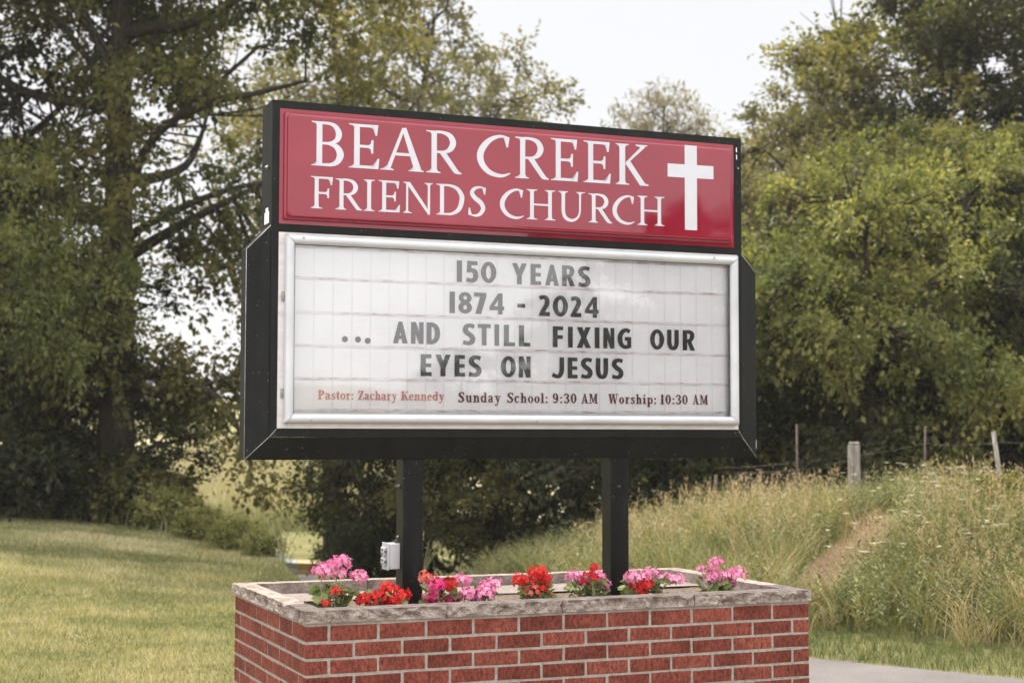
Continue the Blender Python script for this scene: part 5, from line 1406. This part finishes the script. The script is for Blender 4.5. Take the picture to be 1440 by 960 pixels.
# leafy weeds
x, y, d, dc = bank_points(16000, 51, .6, 1.8)
keep = eroded(x, y) > 1.6; x, y = x[keep], y[keep]
P = np.stack([x, y, terrain(x, y)], 1); n1 = vnoise(P * np.array([1, 1, 0]), 55, 1.2); P = P[n1 > -.35]
q = np.random.default_rng(56); nlv = 12
Hw = q.uniform(.16, .48, len(P)); f = np.linspace(.25, 1, nlv)
lean = q.normal(0, .12, (len(P), 1, 3)) * np.array([1, 1, 0])
C = P[:, None] + (f[None, :, None] * Hw[:, None, None]) * (np.array([0, 0, 1.0]) + lean)
an = np.arange(nlv)[None] * 2.4 + q.uniform(0, 6.28, (len(P), 1))
ax = unit(np.stack([np.cos(an), np.sin(an), .45 + 0 * an], -1) + q.normal(0, .2, C.shape)); nn = unit(np.array([0, 0, 1.0]) + q.normal(0, .3, C.shape)); nn = unit(nn - ax * (nn * ax).sum(-1, keepdims=True))
Lw = (q.uniform(.03, .085, (len(P), nlv)) * (1.25 - .7 * f)[None]).ravel()
V, Fc = leaf_quads(C.reshape(-1, 3), ax.reshape(-1, 3), nn.reshape(-1, 3), Lw, Lw * .36)
tag(link('leafy_weeds', np_mesh('leafy_weeds', V, Fc, {'tint': np.clip(.45 + np.repeat(q.normal(0, .28, len(P)), nlv) + q.normal(0, .1, len(V) // 4), 0, 1)}), M['weed_leaf']), kind='stuff')
# white umbels (flat flower heads on thin stalks)
x, y, d, dc = bank_points(1500, 61, 1.2, 1.2)
P = np.stack([x, y, terrain(x, y)], 1); n1 = vnoise(P * np.array([1, 1, 0]), 65, 1.0)
P = P[(n1 > .0) & (dc > -3.4)]
q = np.random.default_rng(66); nf = 14
Hu = q.uniform(.28, .5, len(P)); top = P + np.array([0, 0, 1.0]) * Hu[:, None] + q.normal(0, .04, P.shape) * np.array([1, 1, 0])
rr = q.uniform(.012, .032, (len(P), 1)); an = np.arange(nf)[None] * 2.4; rad = np.sqrt((np.arange(nf) + .5) / nf)[None] * rr
C = top[:, None] + np.stack([np.cos(an) * rad, np.sin(an) * rad, q.uniform(-.004, .004, rad.shape)], -1)
ax = unit(np.stack([np.cos(an) + 0 * rad, np.sin(an) + 0 * rad, .2 + 0 * rad], -1)); nn = np.broadcast_to(np.array([0, 0, 1.0]), C.shape); nn = unit(nn - ax * (nn * ax).sum(-1, keepdims=True))
V, Fc = leaf_quads(C.reshape(-1, 3), ax.reshape(-1, 3), nn.reshape(-1, 3), np.full(C.size // 3, .013), np.full(C.size // 3, .012), .1)
tag(link('white_wildflowers', np_mesh('white_wildflowers', V, Fc, {'tint': q.random(len(Fc))}), M['lace']), kind='stuff')
# rough grass in the dip beyond the lawn and grain in the field
q = np.random.default_rng(71)
x = q.uniform(-9, 2, 30000); y = q.uniform(18, 34, 30000)
d, s, dc, sc2 = zones(x, y)
ye = np.interp(x, [-14, -7.1, -5.5, -4.2, -2.6, -1], [23.4, 23.0, 22.4, 21.0, 19.2, 17.2])
ok = (d < -roadw(y) - .2) & (y > ye + .2); x, y = x[ok], y[ok]
P = np.stack([x, y, terrain(x, y)], 1)
V, Fc = blades(P, q.uniform(.12, .38, len(P)), np.full(len(P), .009), .8, 72, 2)
tag(link('rough_grass', np_mesh('rough_grass', V, Fc, {'tint': np.repeat(np.clip(q.normal(.35, .2, len(P)), 0, 1), 2)}), M['weed_blade']), kind='stuff')
x = q.uniform(-22, -2, 42000); y = 50 + 60 * q.random(42000) ** 1.3
P = np.stack([x, y, terrain(x, y)], 1)
V, Fc = blades(P, q.uniform(.35, .8, len(P)), np.full(len(P), .05), .4, 73, 2)
tag(link('grain_stalks', np_mesh('grain_stalks', V, Fc, {'tint': np.repeat(np.clip(np.where(y < 53.5, .0, .5) + q.normal(0, .25, len(P)), 0, 1), 2)}), M['field_blade']), kind='stuff')

# ------------------------------------------------------------------ fence, guardrail, pole, dry plants
fence = empty('wire_fence', (3.55, 16.6, gz(3.55, 16.6)), 0)
tag(fence, 'wire fence of weathered post and thin stakes along the top of the bank', 'fence')
fo = fence.location.copy()
def fpt(x, y, z=0): return Vector((x, y, gz(x, y) + z)) - fo
mb = MB()
px_, py_ = .2155 * 16.4, 16.4
b0 = fpt(px_, py_); wv = .055; ph_ = 1.42 - gz(px_, py_)
mb.box(b0.x - wv, b0.x + wv, b0.y - wv, b0.y + wv, b0.z - .3, b0.z + ph_, .008)
mb.box(b0.x - wv * .8, b0.x + wv * .95, b0.y - wv * .9, b0.y + wv * .9, b0.z + ph_ + .0002, b0.z + ph_ + .035, .012)
mb.build('fence_post', M['post_wood'], fence)
for (x, y, h, r, lx, m_) in [(.1797 * 17.2, 17.2, 1.64 - gz(.1797 * 17.2, 17.2), .014, 0.0, 'post_rust'), (.2595 * 15.8, 15.8, 1.62 - gz(.2595 * 15.8, 15.8), .012, .02, 'post_rust'), (.3095 * 15.0, 15.0, 1.56 - gz(.3095 * 15.0, 15.0), .026, -.09, 'post_wood'), (.1275 * 17.6, 17.6, 1.08 - gz(.1275 * 17.6, 17.6), .022, .02, 'post_rust'), (.405 * 13.6, 13.6, .8, .02, 0, 'post_rust')]:
    b0 = fpt(x, y); mb = MB(); mb.tube([b0 - Vector((0, 0, .3)), b0 + Vector((lx * .3, 0, h * .4)), b0 + Vector((lx, 0, h))], [r, r * .95, r * .85], 8)
    mb.build('fence_stake', M[m_], fence)
line_ = [(.1275 * 17.6, 17.6), (.1797 * 17.2, 17.2), (px_, py_), (.2595 * 15.8, 15.8), (.3095 * 15.0, 15.0), (.405 * 13.6, 13.6)]
for hz in (.42, .68):
    mb = MB(); pts = []
    for i in range(len(line_) - 1):
        a, b = fpt(*line_[i], hz), fpt(*line_[i + 1], hz)
        for k in range(6):
            t_ = k / 6; p = a.lerp(b, t_); p.z -= .02 * 4 * t_ * (1 - t_); pts.append(p)
    mb.tube(pts, .0008, 5); mb.build('wire', M['wire'], fence)

# guardrail beside the dip in the lane
gr = empty('guardrail', (-3.55, 29.5, gz(-3.55, 29.5)), 0)
tag(gr, 'galvanised guardrail with faded yellow end in the dip beyond the lawn', 'guardrail')
gb = gr.location.copy()
zt = EYE - .0805 * 29.5 - gb.z
prof = [(0, .0), (.035, -.03), (.07, -.055), (.05, -.085), (0, -.115), (0, -.150), (.05, -.185), (.07, -.215), (.035, -.24), (0, -.27)]
def rail(x0, x1, y0, y1, name, mat):
    m = MB(); rows = []
    d_ = Vector((x1 - x0, y1 - y0, 0)).normalized(); n_ = Vector((d_.y, -d_.x, 0))
    if n_.y > 0: n_ = -n_
    for t_ in np.linspace(0, 1, 8):
        rows.append([(m.b.verts.new(Vector((x0 + (x1 - x0) * t_, y0 + (y1 - y0) * t_, zt + z)) + n_ * (o + th)) ) for th in (0, -.006) for o, z in (prof if th == 0 else reversed(prof))])
    for i in range(len(rows) - 1):
        n = len(rows[i])
        for k in range(n):
            f = m.b.faces.new((rows[i][k], rows[i][(k + 1) % n], rows[i + 1][(k + 1) % n], rows[i + 1][k])); f.smooth = False
    m.b.faces.new(rows[0]); m.b.faces.new(rows[-1])
    return m.build(name, mat, gr)
rail(-3.0, -.42, 1.6, .10, 'rail', M['galv'])
rail(-.418, -.06, .098, 0, 'rail_end', M['yellow'])
for x, y in ((-.5, .25), (-2.3, 1.28)):
    mb = MB(); zg = gz(gb.x + x, gb.y + y) - gb.z; mb.box(x - .05, x + .05, y + .0, y + .1, zg - .3, zt - .02, .004); mb.build('rail_post', M['galv'], gr)

up_ = empty('utility_pole', (-7.6, 60, gz(-7.6, 60)), 0)
tag(up_, 'thin wooden utility pole standing in the pale field seen below the sign', 'utility pole')
mb = MB(); mb.tube([(0, 0, -.5), (0, 0, 4), (0, 0, 8.2)], [.12, .105, .085], 10); mb.build('pole', M['pole'], up_)
mb = MB(); mb.box(-.9, .9, -.16, -.08, 7.4, 7.52, .01); mb.build('crossarm', M['pole'], up_)
for x in (-.8, .3, .8):
    mb = MB(); mb.tube([(x, -.12, 7.522), (x, -.12, 7.6), (x, -.12, 7.66)], [.02, .04, .03], 8); mb.build('insulator', M['plastic'], up_)

def dry_plant(x, y, h, seed, label, mat, spread=.5, n=9, name='dry_weed'):
    q = np.random.default_rng(seed); T = Tubes(); C, A = [], []
    for i in range(n):
        a = q.uniform(0, 6.28); e = np.array([math.cos(a), math.sin(a), 0]) * spread * q.uniform(.3, 1) * h + np.array([0, 0, h * q.uniform(.55, 1)])
        p = np.array(catmull([np.zeros(3), e * np.array([.3, .3, .55]), e], 5)); T.add(p, .007, .003, 5)
        for t_ in np.linspace(.35, 1, 12):
            k = p[int(t_ * (len(p) - 1))]; C.append(k); A.append(unit(q.normal(0, .6, 3) + np.array([0, 0, .7])))
    root = empty(name, (x, y, gz(x, y)), 0); tag(root, label, 'plant')
    s_ = T.mesh('stem'); s_.materials.append(M['ger_stem']); link('stem', s_, None, root)
    C, A = np.array(C), np.array(A); nn = unit(np.cross(A, q.normal(size=A.shape)))
    L = q.uniform(.03, .07, len(C)) * h * 1.3
    V, Fc = leaf_quads(C, A, nn, L, L * .3)
    me = np_mesh('leaves', V, Fc, {'tint': q.uniform(.3, .9, len(Fc))}); me.materials.append(mat); link('leaves', me, None, root)
dry_plant(-2.56, 17.9, .75, 5, 'dry weed with spreading stalks at the right end of the lawn', M['weed_blade'], .55, 6)
dry_plant(-.98, 17.6, .55, 6, 'pale weed with upright stems right behind the outlet post', M['leaf_pale'], .55, 8, 'pale_weed')

# ------------------------------------------------------------------ thin summer haze
hz = MB(); hz.box(-1000, 1000, -560, 1600, -4.5, 24.0)
m, n, l, b = new_mat('summer_haze'); n.remove(b)
pv = n.new('ShaderNodeVolumePrincipled'); pv.inputs['Color'].default_value = (0.95, 0.95, 0.95, 1); pv.inputs['Density'].default_value = 0.0005; pv.inputs['Anisotropy'].default_value = 0.3
l.new(pv.outputs[0], n['Material Output'].inputs['Volume'])
tag(hz.build('haze', m), kind='stuff')
SC.cycles.volume_bounces = 0
